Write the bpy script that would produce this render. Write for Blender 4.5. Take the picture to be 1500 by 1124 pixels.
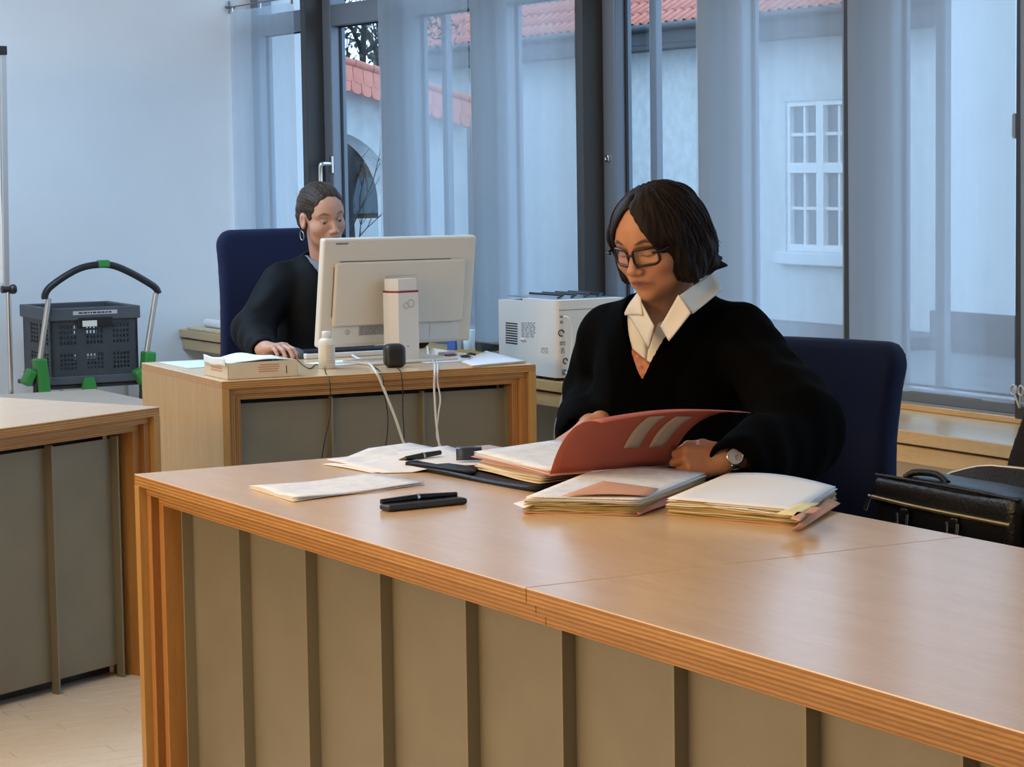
import bpy, bmesh, math, random
import numpy as np
from mathutils import Vector, Matrix

# ------------------------------------------------------------------ camera
SC = bpy.context.scene
for _o in list(bpy.data.objects):
    bpy.data.objects.remove(_o)
COL = SC.collection
FPX = 3500.0
CR = np.array([0.866997, -0.498093, -0.01482])
CU = np.array([0.05865, 0.072464, 0.995645])
CF = np.array([0.49485, 0.86409, -0.092039])
CP = np.array([0.0, 0.0, 1.41])
cam_d = bpy.data.cameras.new('camera')
cam = bpy.data.objects.new('camera', cam_d)
COL.objects.link(cam)
cam_d.sensor_fit = 'HORIZONTAL'
cam_d.sensor_width = 36.0
cam_d.lens = FPX / 1500.0 * 36.0
cam_d.clip_start = 0.05
cam_d.clip_end = 500
cam.matrix_world = Matrix(((CR[0], CU[0], -CF[0], CP[0]), (CR[1], CU[1], -CF[1], CP[1]),
                           (CR[2], CU[2], -CF[2], CP[2]), (0, 0, 0, 1)))
SC.camera = cam

def _ray(x, y):
    return CF + CR * (x - 750) / FPX - CU * (y - 562) / FPX
def onz(x, y, z):
    d = _ray(x, y); return CP + d * (z - CP[2]) / d[2]
def onx(x, y, X):
    d = _ray(x, y); return CP + d * (X - CP[0]) / d[0]
def ony(x, y, Y):
    d = _ray(x, y); return CP + d * (Y - CP[1]) / d[1]

# ------------------------------------------------------------------ world, lights, exposure
SC.view_settings.view_transform = 'Standard'
SC.view_settings.look = 'None'
SC.view_settings.gamma = 1.0
SC.view_settings.use_curve_mapping = False
SC.view_settings.exposure = 0.35
w = bpy.data.worlds.new('overcast_sky')
SC.world = w
w.use_nodes = True
bg = w.node_tree.nodes['Background']
bg.inputs[0].default_value = (0.55, 0.76, 1.0, 1)
bg.inputs[1].default_value = 2.5

def area(name, loc, size, power, color, rot=(0, 0, 0)):
    d = bpy.data.lights.new(name, 'AREA')
    d.shape = 'RECTANGLE'
    d.size, d.size_y = size
    d.energy = power
    d.color = color
    o = bpy.data.objects.new(name, d)
    o.location = loc
    o.rotation_euler = rot
    COL.objects.link(o)
    return o
# warm lamp at the left wall; unseen fill lights added under the ceiling
area('wall_lamp_warm', (-2.9, 4.2, 1.9), (4.0, 0.8), 115, (1.0, 0.66, 0.34), (math.radians(90), 0, math.radians(-90)))
area('ceiling_fill_neutral', (0.9, 4.4, 2.93), (1.0, 2.6), 30, (1.0, 0.84, 0.64))  # unseen fill, added overhead to brighten the desks and sill
area('ceiling_fill_cool', (2.2, 8.2, 2.93), (1.6, 2.2), 95, (0.45, 0.70, 1.0))  # added bluish fill, stands in for daylight on the end wall

# ------------------------------------------------------------------ materials
MATS = {}
def mat(name, col, rough=0.6, metal=0.0, spec=0.5, noise=0.0, nscale=30.0, bump=0.0, bscale=60.0,
        stretch=(1, 1, 1), coat=0.0, sheen=0.0, col2=None, vcol=False, sub=0.0, coatr=0.1):
    m = bpy.data.materials.new(name)
    m.use_nodes = True
    nt = m.node_tree
    b = nt.nodes['Principled BSDF']
    b.inputs['Base Color'].default_value = (*col, 1)
    b.inputs['Roughness'].default_value = rough
    b.inputs['Metallic'].default_value = metal
    b.inputs['Specular IOR Level'].default_value = spec
    b.inputs['Coat Weight'].default_value = coat
    b.inputs['Coat Roughness'].default_value = coatr
    b.inputs['Sheen Weight'].default_value = sheen
    if sub:
        b.inputs['Subsurface Weight'].default_value = sub
        b.inputs['Subsurface Radius'].default_value = (0.012, 0.005, 0.003)
        b.inputs['Subsurface Scale'].default_value = 1.0
    tc = nt.nodes.new('ShaderNodeTexCoord')
    mp = nt.nodes.new('ShaderNodeMapping')
    mp.inputs['Scale'].default_value = stretch
    nt.links.new(tc.outputs['Object'], mp.inputs[0])
    src = None
    if vcol:
        at = nt.nodes.new('ShaderNodeVertexColor')
        at.layer_name = 'Col'
        src = at.outputs['Color']
    if noise or col2:
        n = nt.nodes.new('ShaderNodeTexNoise')
        n.inputs['Scale'].default_value = nscale
        n.inputs['Detail'].default_value = 4
        nt.links.new(mp.outputs[0], n.inputs[0])
        r = nt.nodes.new('ShaderNodeValToRGB')
        r.color_ramp.elements[0].position = 0.3
        r.color_ramp.elements[1].position = 0.7
        c2 = col2 if col2 else tuple(min(1, c * (1 + noise)) for c in col)
        c1 = col if col2 else tuple(c * (1 - noise) for c in col)
        r.color_ramp.elements[0].color = (*c1, 1)
        r.color_ramp.elements[1].color = (*c2, 1)
        nt.links.new(n.outputs[0], r.inputs[0])
        if src is None:
            src = r.outputs[0]
        else:
            mx = nt.nodes.new('ShaderNodeMix'); mx.data_type = 'RGBA'; mx.blend_type = 'MULTIPLY'
            mx.inputs[0].default_value = 1.0
            nt.links.new(src, mx.inputs[6]); nt.links.new(r.outputs[0], mx.inputs[7])
            src = mx.outputs[2]
    if src is not None:
        nt.links.new(src, b.inputs['Base Color'])
    if bump:
        n2 = nt.nodes.new('ShaderNodeTexNoise')
        n2.inputs['Scale'].default_value = bscale
        n2.inputs['Detail'].default_value = 3
        nt.links.new(mp.outputs[0], n2.inputs[0])
        bp = nt.nodes.new('ShaderNodeBump')
        bp.inputs['Strength'].default_value = bump
        bp.inputs['Distance'].default_value = 0.01
        nt.links.new(n2.outputs[0], bp.inputs['Height'])
        nt.links.new(bp.outputs[0], b.inputs['Normal'])
    MATS[name] = m
    return m

def wood(name, c1, c2, stretch, rough=0.35, coat=0.0, scale=1.0, bands=None, coatr=0.12):
    """beech: long soft figure plus fine pores; bands = axis of the plywood layers showing on an edge"""
    m = bpy.data.materials.new(name); m.use_nodes = True
    nt = m.node_tree; b = nt.nodes['Principled BSDF']
    tc = nt.nodes.new('ShaderNodeTexCoord'); mp = nt.nodes.new('ShaderNodeMapping')
    mp.inputs['Scale'].default_value = stretch
    nt.links.new(tc.outputs['Object'], mp.inputs[0])
    n = nt.nodes.new('ShaderNodeTexNoise'); n.inputs['Scale'].default_value = 6 * scale
    n.inputs['Detail'].default_value = 5; n.inputs['Distortion'].default_value = 0.4
    nt.links.new(mp.outputs[0], n.inputs[0])
    n2 = nt.nodes.new('ShaderNodeTexNoise'); n2.inputs['Scale'].default_value = 45 * scale
    n2.inputs['Detail'].default_value = 2
    nt.links.new(mp.outputs[0], n2.inputs[0])
    ma = nt.nodes.new('ShaderNodeMath'); ma.operation = 'MULTIPLY_ADD'
    ma.inputs[1].default_value = 0.45
    nt.links.new(n2.outputs[0], ma.inputs[0]); 
    m2 = nt.nodes.new('ShaderNodeMath'); m2.operation = 'MULTIPLY'; m2.inputs[1].default_value = 0.6
    nt.links.new(n.outputs[0], m2.inputs[0]); nt.links.new(m2.outputs[0], ma.inputs[2])
    r = nt.nodes.new('ShaderNodeValToRGB')
    r.color_ramp.elements[0].position = 0.32; r.color_ramp.elements[1].position = 0.72
    r.color_ramp.elements[0].color = (*c1, 1); r.color_ramp.elements[1].color = (*c2, 1)
    nt.links.new(ma.outputs[0], r.inputs[0])
    src = r.outputs[0]
    if bands is not None:
        wv = nt.nodes.new('ShaderNodeTexWave')
        wv.bands_direction = 'XYZ'[bands]
        wv.inputs['Scale'].default_value = 46
        wv.inputs['Distortion'].default_value = 0.6
        wv.inputs['Detail'].default_value = 1
        nt.links.new(tc.outputs['Object'], wv.inputs[0])
        rr = nt.nodes.new('ShaderNodeValToRGB')
        rr.color_ramp.elements[0].position = 0.25; rr.color_ramp.elements[1].position = 0.6
        rr.color_ramp.elements[0].color = (0.66, 0.58, 0.5, 1); rr.color_ramp.elements[1].color = (1, 1, 1, 1)
        nt.links.new(wv.outputs[0], rr.inputs[0])
        mx = nt.nodes.new('ShaderNodeMix'); mx.data_type = 'RGBA'; mx.blend_type = 'MULTIPLY'
        mx.inputs[0].default_value = 1.0
        nt.links.new(src, mx.inputs[6]); nt.links.new(rr.outputs[0], mx.inputs[7])
        src = mx.outputs[2]
    nt.links.new(src, b.inputs['Base Color'])
    b.inputs['Roughness'].default_value = rough
    b.inputs['Coat Weight'].default_value = coat
    b.inputs['Coat Roughness'].default_value = coatr
    MATS[name] = m
    return m

def printed(name, col, ink, lines=60.0, axis='Y', amount=0.5):
    """paper with rows of small print (flat print only)"""
    m = bpy.data.materials.new(name); m.use_nodes = True
    nt = m.node_tree; b = nt.nodes['Principled BSDF']
    b.inputs['Roughness'].default_value = 0.75
    tc = nt.nodes.new('ShaderNodeTexCoord')
    mp = nt.nodes.new('ShaderNodeMapping'); nt.links.new(tc.outputs['Object'], mp.inputs[0])
    wv = nt.nodes.new('ShaderNodeTexWave'); wv.bands_direction = axis
    wv.inputs['Scale'].default_value = lines / 3.0
    nt.links.new(mp.outputs[0], wv.inputs[0])
    n = nt.nodes.new('ShaderNodeTexNoise'); n.inputs['Scale'].default_value = 35
    nt.links.new(mp.outputs[0], n.inputs[0])
    a = nt.nodes.new('ShaderNodeMath'); a.operation = 'MULTIPLY'
    nt.links.new(wv.outputs[0], a.inputs[0]); nt.links.new(n.outputs[0], a.inputs[1])
    r = nt.nodes.new('ShaderNodeValToRGB')
    r.color_ramp.elements[0].position = 0.44; r.color_ramp.elements[1].position = 0.5
    r.color_ramp.elements[0].color = (*col, 1)
    r.color_ramp.elements[1].color = (*[c * (1 - amount) + i * amount for c, i in zip(col, ink)], 1)
    nt.links.new(a.outputs[0], r.inputs[0])
    nt.links.new(r.outputs[0], b.inputs['Base Color'])
    MATS[name] = m
    return m

def glass(name, tint=(1, 1, 1), gloss=0.06):
    m = bpy.data.materials.new(name); m.use_nodes = True
    nt = m.node_tree; nt.nodes.clear()
    o = nt.nodes.new('ShaderNodeOutputMaterial'); t = nt.nodes.new('ShaderNodeBsdfTransparent')
    t.inputs[0].default_value = (*tint, 1)
    g = nt.nodes.new('ShaderNodeBsdfGlossy'); g.inputs['Roughness'].default_value = 0.02
    x = nt.nodes.new('ShaderNodeMixShader'); x.inputs[0].default_value = gloss
    nt.links.new(t.outputs[0], x.inputs[1]); nt.links.new(g.outputs[0], x.inputs[2])
    nt.links.new(x.outputs[0], o.inputs[0])
    MATS[name] = m
    return m

def sheer(name, col, opacity, tl=0.6):
    m = bpy.data.materials.new(name); m.use_nodes = True
    nt = m.node_tree; nt.nodes.clear()
    o = nt.nodes.new('ShaderNodeOutputMaterial'); t = nt.nodes.new('ShaderNodeBsdfTransparent')
    t.inputs[0].default_value = (1, 1, 1, 1)
    d = nt.nodes.new('ShaderNodeBsdfDiffuse'); d.inputs[0].default_value = (*col, 1)
    tr = nt.nodes.new('ShaderNodeBsdfTranslucent'); tr.inputs[0].default_value = (*col, 1)
    a = nt.nodes.new('ShaderNodeMixShader'); a.inputs[0].default_value = tl
    nt.links.new(d.outputs[0], a.inputs[1]); nt.links.new(tr.outputs[0], a.inputs[2])
    x = nt.nodes.new('ShaderNodeMixShader')
    tc = nt.nodes.new('ShaderNodeTexCoord'); n = nt.nodes.new('ShaderNodeTexNoise')
    mp = nt.nodes.new('ShaderNodeMapping'); mp.inputs['Scale'].default_value = (9, 9, 0.4)
    nt.links.new(tc.outputs['Object'], mp.inputs[0]); nt.links.new(mp.outputs[0], n.inputs[0])
    n.inputs['Scale'].default_value = 1.5
    mr = nt.nodes.new('ShaderNodeMapRange')
    mr.inputs[3].default_value = opacity - 0.05; mr.inputs[4].default_value = opacity + 0.05
    nt.links.new(n.outputs[0], mr.inputs[0]); nt.links.new(mr.outputs[0], x.inputs[0])
    nt.links.new(t.outputs[0], x.inputs[1]); nt.links.new(a.outputs[0], x.inputs[2])
    nt.links.new(x.outputs[0], o.inputs[0])
    MATS[name] = m
    return m

# ------------------------------------------------------------------ object helpers
WM = {}
def _mw(o):
    m = Matrix.Translation(o.location) @ o.rotation_euler.to_matrix().to_4x4()
    if o.parent is not None:
        m = _mw(o.parent) @ m
    return m
def tag(o, label=None, cat=None, group=None, kind=None):
    if label: o['label'] = label
    if cat: o['category'] = cat
    if group: o['group'] = group
    if kind: o['kind'] = kind
    return o
def thing(name, label, cat, loc=(0, 0, 0), rz=0.0, group=None, rot=None):
    o = bpy.data.objects.new(name, None)
    o.empty_display_size = 0.05
    o.location = loc
    o.rotation_euler = rot if rot else (0, 0, rz)
    COL.objects.link(o)
    return tag(o, label, cat, group)

class MB:
    """collects shapes; build() links them as one mesh object"""
    def __init__(s):
        s.v = []; s.f = []; s.mi = []; s.sm = []
    def add(s, v, f, mi=0, smooth=False):
        b = len(s.v)
        s.v += [tuple(float(c) for c in p) for p in v]
        for q in f:
            s.f.append(tuple(b + i for i in q)); s.mi.append(mi); s.sm.append(smooth)
        return s
    def box(s, x0, y0, z0, x1, y1, z1, mi=0, M=None):
        v = [(x0, y0, z0), (x1, y0, z0), (x1, y1, z0), (x0, y1, z0), (x0, y0, z1), (x1, y0, z1), (x1, y1, z1), (x0, y1, z1)]
        if M is not None: v = [tuple(M @ Vector(p)) for p in v]
        return s.add(v, [(0, 3, 2, 1), (4, 5, 6, 7), (0, 1, 5, 4), (1, 2, 6, 5), (2, 3, 7, 6), (3, 0, 4, 7)], mi)
    def bbox(s, x0, y0, z0, x1, y1, z1, r=0.004, mi=0, M=None, seg=2):
        """box with rounded edges"""
        bm = bmesh.new()
        bmesh.ops.create_cube(bm, size=1)
        for p in bm.verts:
            p.co = Vector(((p.co.x + .5) * (x1 - x0) + x0, (p.co.y + .5) * (y1 - y0) + y0, (p.co.z + .5) * (z1 - z0) + z0))
        bmesh.ops.bevel(bm, geom=list(bm.edges), offset=r, segments=seg, profile=0.5, affect='EDGES', clamp_overlap=True)
        bm.verts.ensure_lookup_table()
        v = [p.co.copy() for p in bm.verts]
        if M is not None: v = [M @ p for p in v]
        f = [[p.index for p in q.verts] for q in bm.faces]
        bm.free()
        return s.add(v, f, mi)
    def prism(s, poly, z0, z1, mi=0, M=None, smooth=False):
        n = len(poly)
        v = [(p[0], p[1], z0) for p in poly] + [(p[0], p[1], z1) for p in poly]
        if M is not None: v = [tuple(M @ Vector(p)) for p in v]
        f = [tuple(range(n - 1, -1, -1)), tuple(range(n, 2 * n))]
        s.add(v, f, mi)
        return s.add(v, [(i, (i + 1) % n, n + (i + 1) % n, n + i) for i in range(n)], mi, smooth)
    def tube(s, pts, r, n=8, mi=0, cap=True, closed=False):
        pts = [Vector(p) for p in pts]
        m = len(pts)
        rs = r if isinstance(r, (list, tuple)) else [r] * m
        v = []; up = None
        for i, p in enumerate(pts):
            a = pts[(i - 1) % m] if (i > 0 or closed) else p
            b = pts[(i + 1) % m] if (i < m - 1 or closed) else p
            t = (b - a).normalized()
            if up is None:
                up = t.orthogonal().normalized()
            up = (up - t * up.dot(t))
            if up.length < 1e-6: up = t.orthogonal()
            up.normalize()
            w2 = t.cross(up)
            for k in range(n):
                an = 2 * math.pi * k / n
                v.append(p + (up * math.cos(an) + w2 * math.sin(an)) * rs[i])
        f = []
        for i in range(m if closed else m - 1):
            for k in range(n):
                j = (i + 1) % m
                f.append((i * n + k, i * n + (k + 1) % n, j * n + (k + 1) % n, j * n + k))
        s.add(v, f, mi, True)
        if cap and not closed:
            s.add(v[:n], [tuple(range(n - 1, -1, -1))], mi)
            s.add(v[-n:], [tuple(range(n))], mi)
        return s
    def lathe(s, prof, n=24, c=(0, 0, 0), mi=0, M=None, sx=1.0, sy=1.0):
        v = []; f = []
        for (r, z) in prof:
            for k in range(n):
                a = 2 * math.pi * k / n
                v.append(Vector((c[0] + r * sx * math.cos(a), c[1] + r * sy * math.sin(a), c[2] + z)))
        if M is not None: v = [M @ p for p in v]
        m = len(prof)
        for i in range(m - 1):
            for k in range(n):
                f.append((i * n + k, i * n + (k + 1) % n, (i + 1) * n + (k + 1) % n, (i + 1) * n + k))
        s.add(v, f, mi, True)
        s.add(v[:n], [tuple(range(n - 1, -1, -1))], mi)
        s.add(v[-n:], [tuple(range(n))], mi)
        return s
    def sheet(s, P, t=0.001, mi=0, smooth=True, flip=False):
        """grid of points P[i][j] given thickness t along its normal"""
        P = np.asarray(P, float)
        n, m = P.shape[:2]
        du = np.gradient(P, axis=0); dv = np.gradient(P, axis=1)
        N = np.cross(du, dv); N /= (np.linalg.norm(N, axis=2, keepdims=True) + 1e-12)
        if flip: N = -N
        A = P + N * t / 2; B = P - N * t / 2
        v = np.concatenate([A.reshape(-1, 3), B.reshape(-1, 3)])
        o = n * m; f = []
        for i in range(n - 1):
            for j in range(m - 1):
                a, b, c, d = i * m + j, (i + 1) * m + j, (i + 1) * m + j + 1, i * m + j + 1
                f.append((a, b, c, d)); f.append((o + d, o + c, o + b, o + a))
        rim = [i * m for i in range(n)] + [(n - 1) * m + j for j in range(1, m)] + [i * m + m - 1 for i in range(n - 2, -1, -1)] + [j for j in range(m - 2, 0, -1)]
        q = len(rim)
        for i in range(q):
            a, b = rim[i], rim[(i + 1) % q]
            f.append((b, a, o + a, o + b))
        if flip: f = [tuple(reversed(x)) for x in f]
        return s.add(v, f, mi, smooth)
    def mesh(s, name, mats):
        me = bpy.data.meshes.new(name)
        me.from_pydata(s.v, [], s.f)
        for m in (mats if isinstance(mats, (list, tuple)) else [mats]):
            me.materials.append(MATS[m] if isinstance(m, str) else m)
        me.polygons.foreach_set('material_index', s.mi)
        me.polygons.foreach_set('use_smooth', s.sm)
        me.update()
        return me
    def build(s, name, mats, parent=None, world=False, loc=None, rz=0.0):
        """world=True: the shapes were given in world coordinates and are moved into the parent's frame"""
        if world and parent is not None:
            inv = _mw(parent).inverted()
            s.v = [tuple(inv @ Vector(p)) for p in s.v]
        elif world and loc is not None:
            s.v = [(p[0] - loc[0], p[1] - loc[1], p[2] - loc[2]) for p in s.v]
        o = bpy.data.objects.new(name, s.mesh(name, mats))
        COL.objects.link(o)
        if parent is not None: o.parent = parent
        if loc is not None: o.location = loc
        o.rotation_euler = (0, 0, rz)
        return o

def put(me, name, parent=None, loc=(0, 0, 0), rot=(0, 0, 0), scale=None):
    o = bpy.data.objects.new(name, me)
    COL.objects.link(o)
    o.parent = parent
    o.location = loc; o.rotation_euler = rot
    if scale: o.scale = scale
    return o
def struct(o):
    o['kind'] = 'structure'
    return o
def arc(c, r, a0, a1, n, ax=(1, 0, 0), ay=(0, 0, 1)):
    c = Vector(c); ax = Vector(ax); ay = Vector(ay)
    return [c + ax * (r * math.cos(a0 + (a1 - a0) * i / n)) + ay * (r * math.sin(a0 + (a1 - a0) * i / n)) for i in range(n + 1)]
def spline(pts, n=6):
    """Catmull-Rom through pts"""
    p = [Vector(q) for q in pts]; out = []
    for i in range(len(p) - 1):
        a, b, c, d = p[max(i - 1, 0)], p[i], p[i + 1], p[min(i + 2, len(p) - 1)]
        for k in range(n):
            t = k / n
            out.append(0.5 * ((2 * b) + (c - a) * t + (2 * a - 5 * b + 4 * c - d) * t * t + (3 * b - a - 3 * c + d) * t ** 3))
    out.append(p[-1])
    return out

# ------------------------------------------------------------------ smooth solids (signed distance fields, surface nets)
class Sdf:
    def __init__(s): s.p = []; s.disp = None; s.post = None
    def _add(s, fn, c, R, k, op): s.p.append((fn, np.asarray(c, float), R, k, op)); return s
    def cone(s, a, b, ra, rb=None, k=0.01, op='u'):
        a = np.asarray(a, float); b = np.asarray(b, float); rb = ra if rb is None else rb
        ba = b - a; bb = max(ba @ ba, 1e-12)
        def fn(P):
            d = P - a
            t = np.clip((d @ ba) / bb, 0, 1)
            return np.linalg.norm(d - t[..., None] * ba, axis=-1) - (ra + (rb - ra) * t)
        return s._add(fn, (a + b) / 2, np.sqrt(bb) / 2 + max(ra, rb), k, op)
    def ell(s, c, r, k=0.01, op='u', M=None):
        c = np.asarray(c, float); r = np.asarray(r, float)
        M = np.eye(3) if M is None else np.asarray(M, float)
        def fn(P):
            q = (P - c) @ M
            k0 = np.linalg.norm(q / r, axis=-1); k1 = np.linalg.norm(q / (r * r), axis=-1) + 1e-9
            return k0 * (k0 - 1) / k1
        return s._add(fn, c, r.max(), k, op)
    def box(s, c, h, rad=0.01, k=0.01, op='u', M=None):
        c = np.asarray(c, float); h = np.asarray(h, float) - rad
        M = np.eye(3) if M is None else np.asarray(M, float)
        def fn(P):
            q = np.abs((P - c) @ M) - h
            return np.linalg.norm(np.maximum(q, 0), axis=-1) + np.minimum(q.max(axis=-1), 0) - rad
        return s._add(fn, c, np.linalg.norm(h + rad), k, op)
    def fun(s, fn, k=0.01, op='s'): return s._add(fn, (0, 0, 0), 1e9, k, op)
    def ev(s, P, cen, br):
        D = np.full(P.shape[:-1], 0.5)
        for fn, c, R, k, op in s.p:
            if op == 'i': sel = np.ones(len(P), bool)
            else: sel = np.linalg.norm(cen - c, axis=1) < R + br + 2 * k + 0.02
            if not sel.any(): continue
            b = fn(P[sel]); a = D[sel]; k = max(k, 1e-6)
            if op == 'u':
                h = np.clip(0.5 + 0.5 * (b - a) / k, 0, 1); D[sel] = b * (1 - h) + a * h - k * h * (1 - h)
            elif op == 's':
                b = -b; h = np.clip(0.5 - 0.5 * (b - a) / k, 0, 1); D[sel] = b * (1 - h) + a * h + k * h * (1 - h)
            else:
                h = np.clip(0.5 - 0.5 * (b - a) / k, 0, 1); D[sel] = b * (1 - h) + a * h + k * h * (1 - h)
        if s.disp is not None: D = D + s.disp(P)
        return D
    def at(s, P):
        P = np.asarray(P, float)[:, None, :]
        return s.ev(P, P[:, 0], 0.03)[:, 0]
    def project(s, P, off=0.0, it=12):
        """move points onto the level set off"""
        P = np.array(P, float); sh = P.shape; P = P.reshape(-1, 3)
        e = 0.002
        for _ in range(it):
            d = s.at(P)
            g = np.stack([(s.at(P + e * np.eye(3)[i]) - s.at(P - e * np.eye(3)[i])) / (2 * e) for i in range(3)], 1)
            g /= (np.linalg.norm(g, axis=1, keepdims=True) + 1e-9)
            P = P - g * np.clip(d - off, -0.02, 0.02)[:, None] * 0.9
        return P.reshape(sh)
    def mesh(s, lo, hi, h):
        lo = np.asarray(lo, float); hi = np.asarray(hi, float); B = 8
        nb = np.ceil((hi - lo) / (B * h)).astype(int)
        I = np.stack(np.meshgrid(*[np.arange(n) for n in nb], indexing='ij'), -1).reshape(-1, 3)
        cen = lo + (I + 0.5) * B * h; br = B * h * 0.87
        d = np.concatenate([s.ev(c[:, None, :], c, br)[:, 0] for c in np.array_split(cen, max(1, len(cen) // 20000 + 1))])
        I = I[np.abs(d) < br * 1.7 + 0.004]
        g9 = np.stack(np.meshgrid(*[np.arange(9)] * 3, indexing='ij'), -1)
        N = nb * B + 2
        V = []; ID = []; Q = []
        crn = [(a, b, c) for a in (0, 1) for b in (0, 1) for c in (0, 1)]
        eds = [(p, q) for p in range(8) for q in range(8) if p < q and sum(abs(np.array(crn[p]) - np.array(crn[q]))) == 1]
        for blk in np.array_split(I, max(1, len(I) // 800 + 1)):
            if not len(blk): continue
            G = blk[:, None, None, None, :] * B + g9
            P = lo + G * h
            D = s.ev(P.reshape(len(blk), -1, 3), lo + (blk + 0.5) * B * h, br).reshape(len(blk), 9, 9, 9)
            S = D < 0
            cs = [S[:, a:a + 8, b:b + 8, c:c + 8] for a, b, c in crn]
            cnt = sum(x.astype(int) for x in cs)
            act = (cnt > 0) & (cnt < 8)
            w = np.argwhere(act)
            if len(w):
                bi, ci, cj, ck = w.T
                dv = np.stack([D[bi, ci + a, cj + b, ck + c] for a, b, c in crn], 1)
                acc = np.zeros((len(w), 3)); n = np.zeros(len(w))
                for p, q in eds:
                    x = (dv[:, p] < 0) != (dv[:, q] < 0)
                    t = dv[:, p] / np.where(x, dv[:, p] - dv[:, q], 1)
                    pos = np.array(crn[p]) + t[:, None] * (np.array(crn[q]) - np.array(crn[p]))
                    acc += np.where(x[:, None], pos, 0); n += x
                gc = blk[bi] * B + np.stack([ci, cj, ck], 1)
                V.append(lo + (gc + acc / n[:, None]) * h)
                ID.append((gc[:, 0] * N[1] + gc[:, 1]) * N[2] + gc[:, 2])
            for ax in range(3):
                e = [0, 0, 0]; e[ax] = 1
                a = S[:, :8, :8, :8]; b = S[:, e[0]:8 + e[0], e[1]:8 + e[1], e[2]:8 + e[2]]
                w = np.argwhere(a != b)
                if not len(w): continue
                gc = blk[w[:, 0]] * B + w[:, 1:]
                u = np.eye(3, dtype=int)[(ax + 1) % 3]; v = np.eye(3, dtype=int)[(ax + 2) % 3]
                q = np.stack([((gc - o)[:, 0] * N[1] + (gc - o)[:, 1]) * N[2] + (gc - o)[:, 2] for o in (0 * u, u, u + v, v)], 1)
                q = np.where(a[tuple(w.T)][:, None], q, q[:, ::-1])
                Q.append(q)
        V = np.concatenate(V); ID = np.concatenate(ID); Q = np.concatenate(Q)
        o = np.argsort(ID); V = V[o]; ID = ID[o]
        ix = np.clip(np.searchsorted(ID, Q), 0, len(ID) - 1)
        ok = (ID[ix] == Q).all(1)
        return V, ix[ok]
def sdf_obj(name, V, F, mats, parent=None, col=None, fmat=None):
    me = bpy.data.meshes.new(name)
    me.vertices.add(len(V)); me.vertices.foreach_set('co', np.asarray(V, np.float32).ravel())
    me.loops.add(len(F) * 4); me.loops.foreach_set('vertex_index', np.asarray(F, np.int32).ravel())
    me.polygons.add(len(F))
    me.polygons.foreach_set('loop_start', np.arange(0, len(F) * 4, 4, dtype=np.int32))
    me.update(calc_edges=True)
    me.validate()
    for m in (mats if isinstance(mats, (list, tuple)) else [mats]): me.materials.append(MATS[m])
    me.polygons.foreach_set('use_smooth', np.ones(len(me.polygons), bool))
    if fmat is not None: me.polygons.foreach_set('material_index', np.asarray(fmat, np.int32))
    if col is not None:
        c = me.color_attributes.new('Col', 'FLOAT_COLOR', 'POINT')
        c.data.foreach_set('color', np.concatenate([col, np.ones((len(col), 1))], 1).astype(np.float32).ravel())
    o = bpy.data.objects.new(name, me)
    COL.objects.link(o)
    if parent is not None: o.parent = parent
    return o
def rotm(yaw=0, pitch=0, roll=0):
    """columns = local axes: yaw about z, pitch lowers the nose, roll tips towards the left shoulder (radians)"""
    cy, sy, cp, sp, cr, sr = math.cos(yaw), math.sin(yaw), math.cos(pitch), math.sin(pitch), math.cos(roll), math.sin(roll)
    Z = np.array([[cy, -sy, 0], [sy, cy, 0], [0, 0, 1]]); Yp = np.array([[cp, 0, sp], [0, 1, 0], [-sp, 0, cp]])
    Xr = np.array([[1, 0, 0], [0, cr, -sr], [0, sr, cr]])
    return Z @ Yp @ Xr
def wob(P, f, seed=0):
    """cheap smooth noise from sines, about -1..1"""
    r = np.random.RandomState(seed); o = np.zeros(P.shape[:-1])
    for i in range(4):
        k = r.randn(3); k /= np.linalg.norm(k)
        o += np.sin((P @ k) * f * (0.7 + 0.3 * i) + r.rand() * 6.28)
    return o / 4
def smooth(a, b, x):
    t = np.clip((x - a) / (b - a), 0, 1); return t * t * (3 - 2 * t)
# ------------------------------------------------------------------ material set
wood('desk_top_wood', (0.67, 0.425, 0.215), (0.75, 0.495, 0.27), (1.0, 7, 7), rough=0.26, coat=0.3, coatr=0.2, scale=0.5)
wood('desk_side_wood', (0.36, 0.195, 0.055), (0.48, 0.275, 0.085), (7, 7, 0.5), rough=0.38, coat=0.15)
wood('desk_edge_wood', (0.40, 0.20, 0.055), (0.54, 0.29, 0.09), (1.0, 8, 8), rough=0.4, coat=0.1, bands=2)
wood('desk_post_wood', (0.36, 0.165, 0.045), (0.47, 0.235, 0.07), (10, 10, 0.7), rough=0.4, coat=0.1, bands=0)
wood('sill_wood', (0.52, 0.33, 0.14), (0.64, 0.43, 0.20), (8, 0.8, 8), rough=0.3, coat=0.3)
wood('floor_wood', (0.66, 0.57, 0.46), (0.79, 0.70, 0.59), (1.5, 14, 8), rough=0.4, scale=1.2)
wood('old_bench_wood', (0.33, 0.24, 0.17), (0.42, 0.32, 0.24), (1.5, 9, 8), rough=0.5)
mat('wall_white', (0.74, 0.76, 0.78), rough=0.9, noise=0.02, nscale=3, bump=0.05, bscale=150)
mat('wall_beige', (0.52, 0.46, 0.37), rough=0.9, noise=0.04, nscale=4)
mat('panel_metal', (0.24, 0.215, 0.155), rough=0.42, metal=0.35, noise=0.06, nscale=7, bump=0.04, bscale=120)
mat('fin_metal', (0.25, 0.225, 0.155), rough=0.38, metal=0.35)
mat('frame_dark', (0.045, 0.045, 0.045), rough=0.45, metal=0.2)
mat('navy_plastic', (0.012, 0.017, 0.035), rough=0.4)
mat('frame_grey', (0.16, 0.19, 0.23), rough=0.4, metal=0.3)
mat('gasket', (0.01, 0.01, 0.014), rough=0.6)
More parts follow.
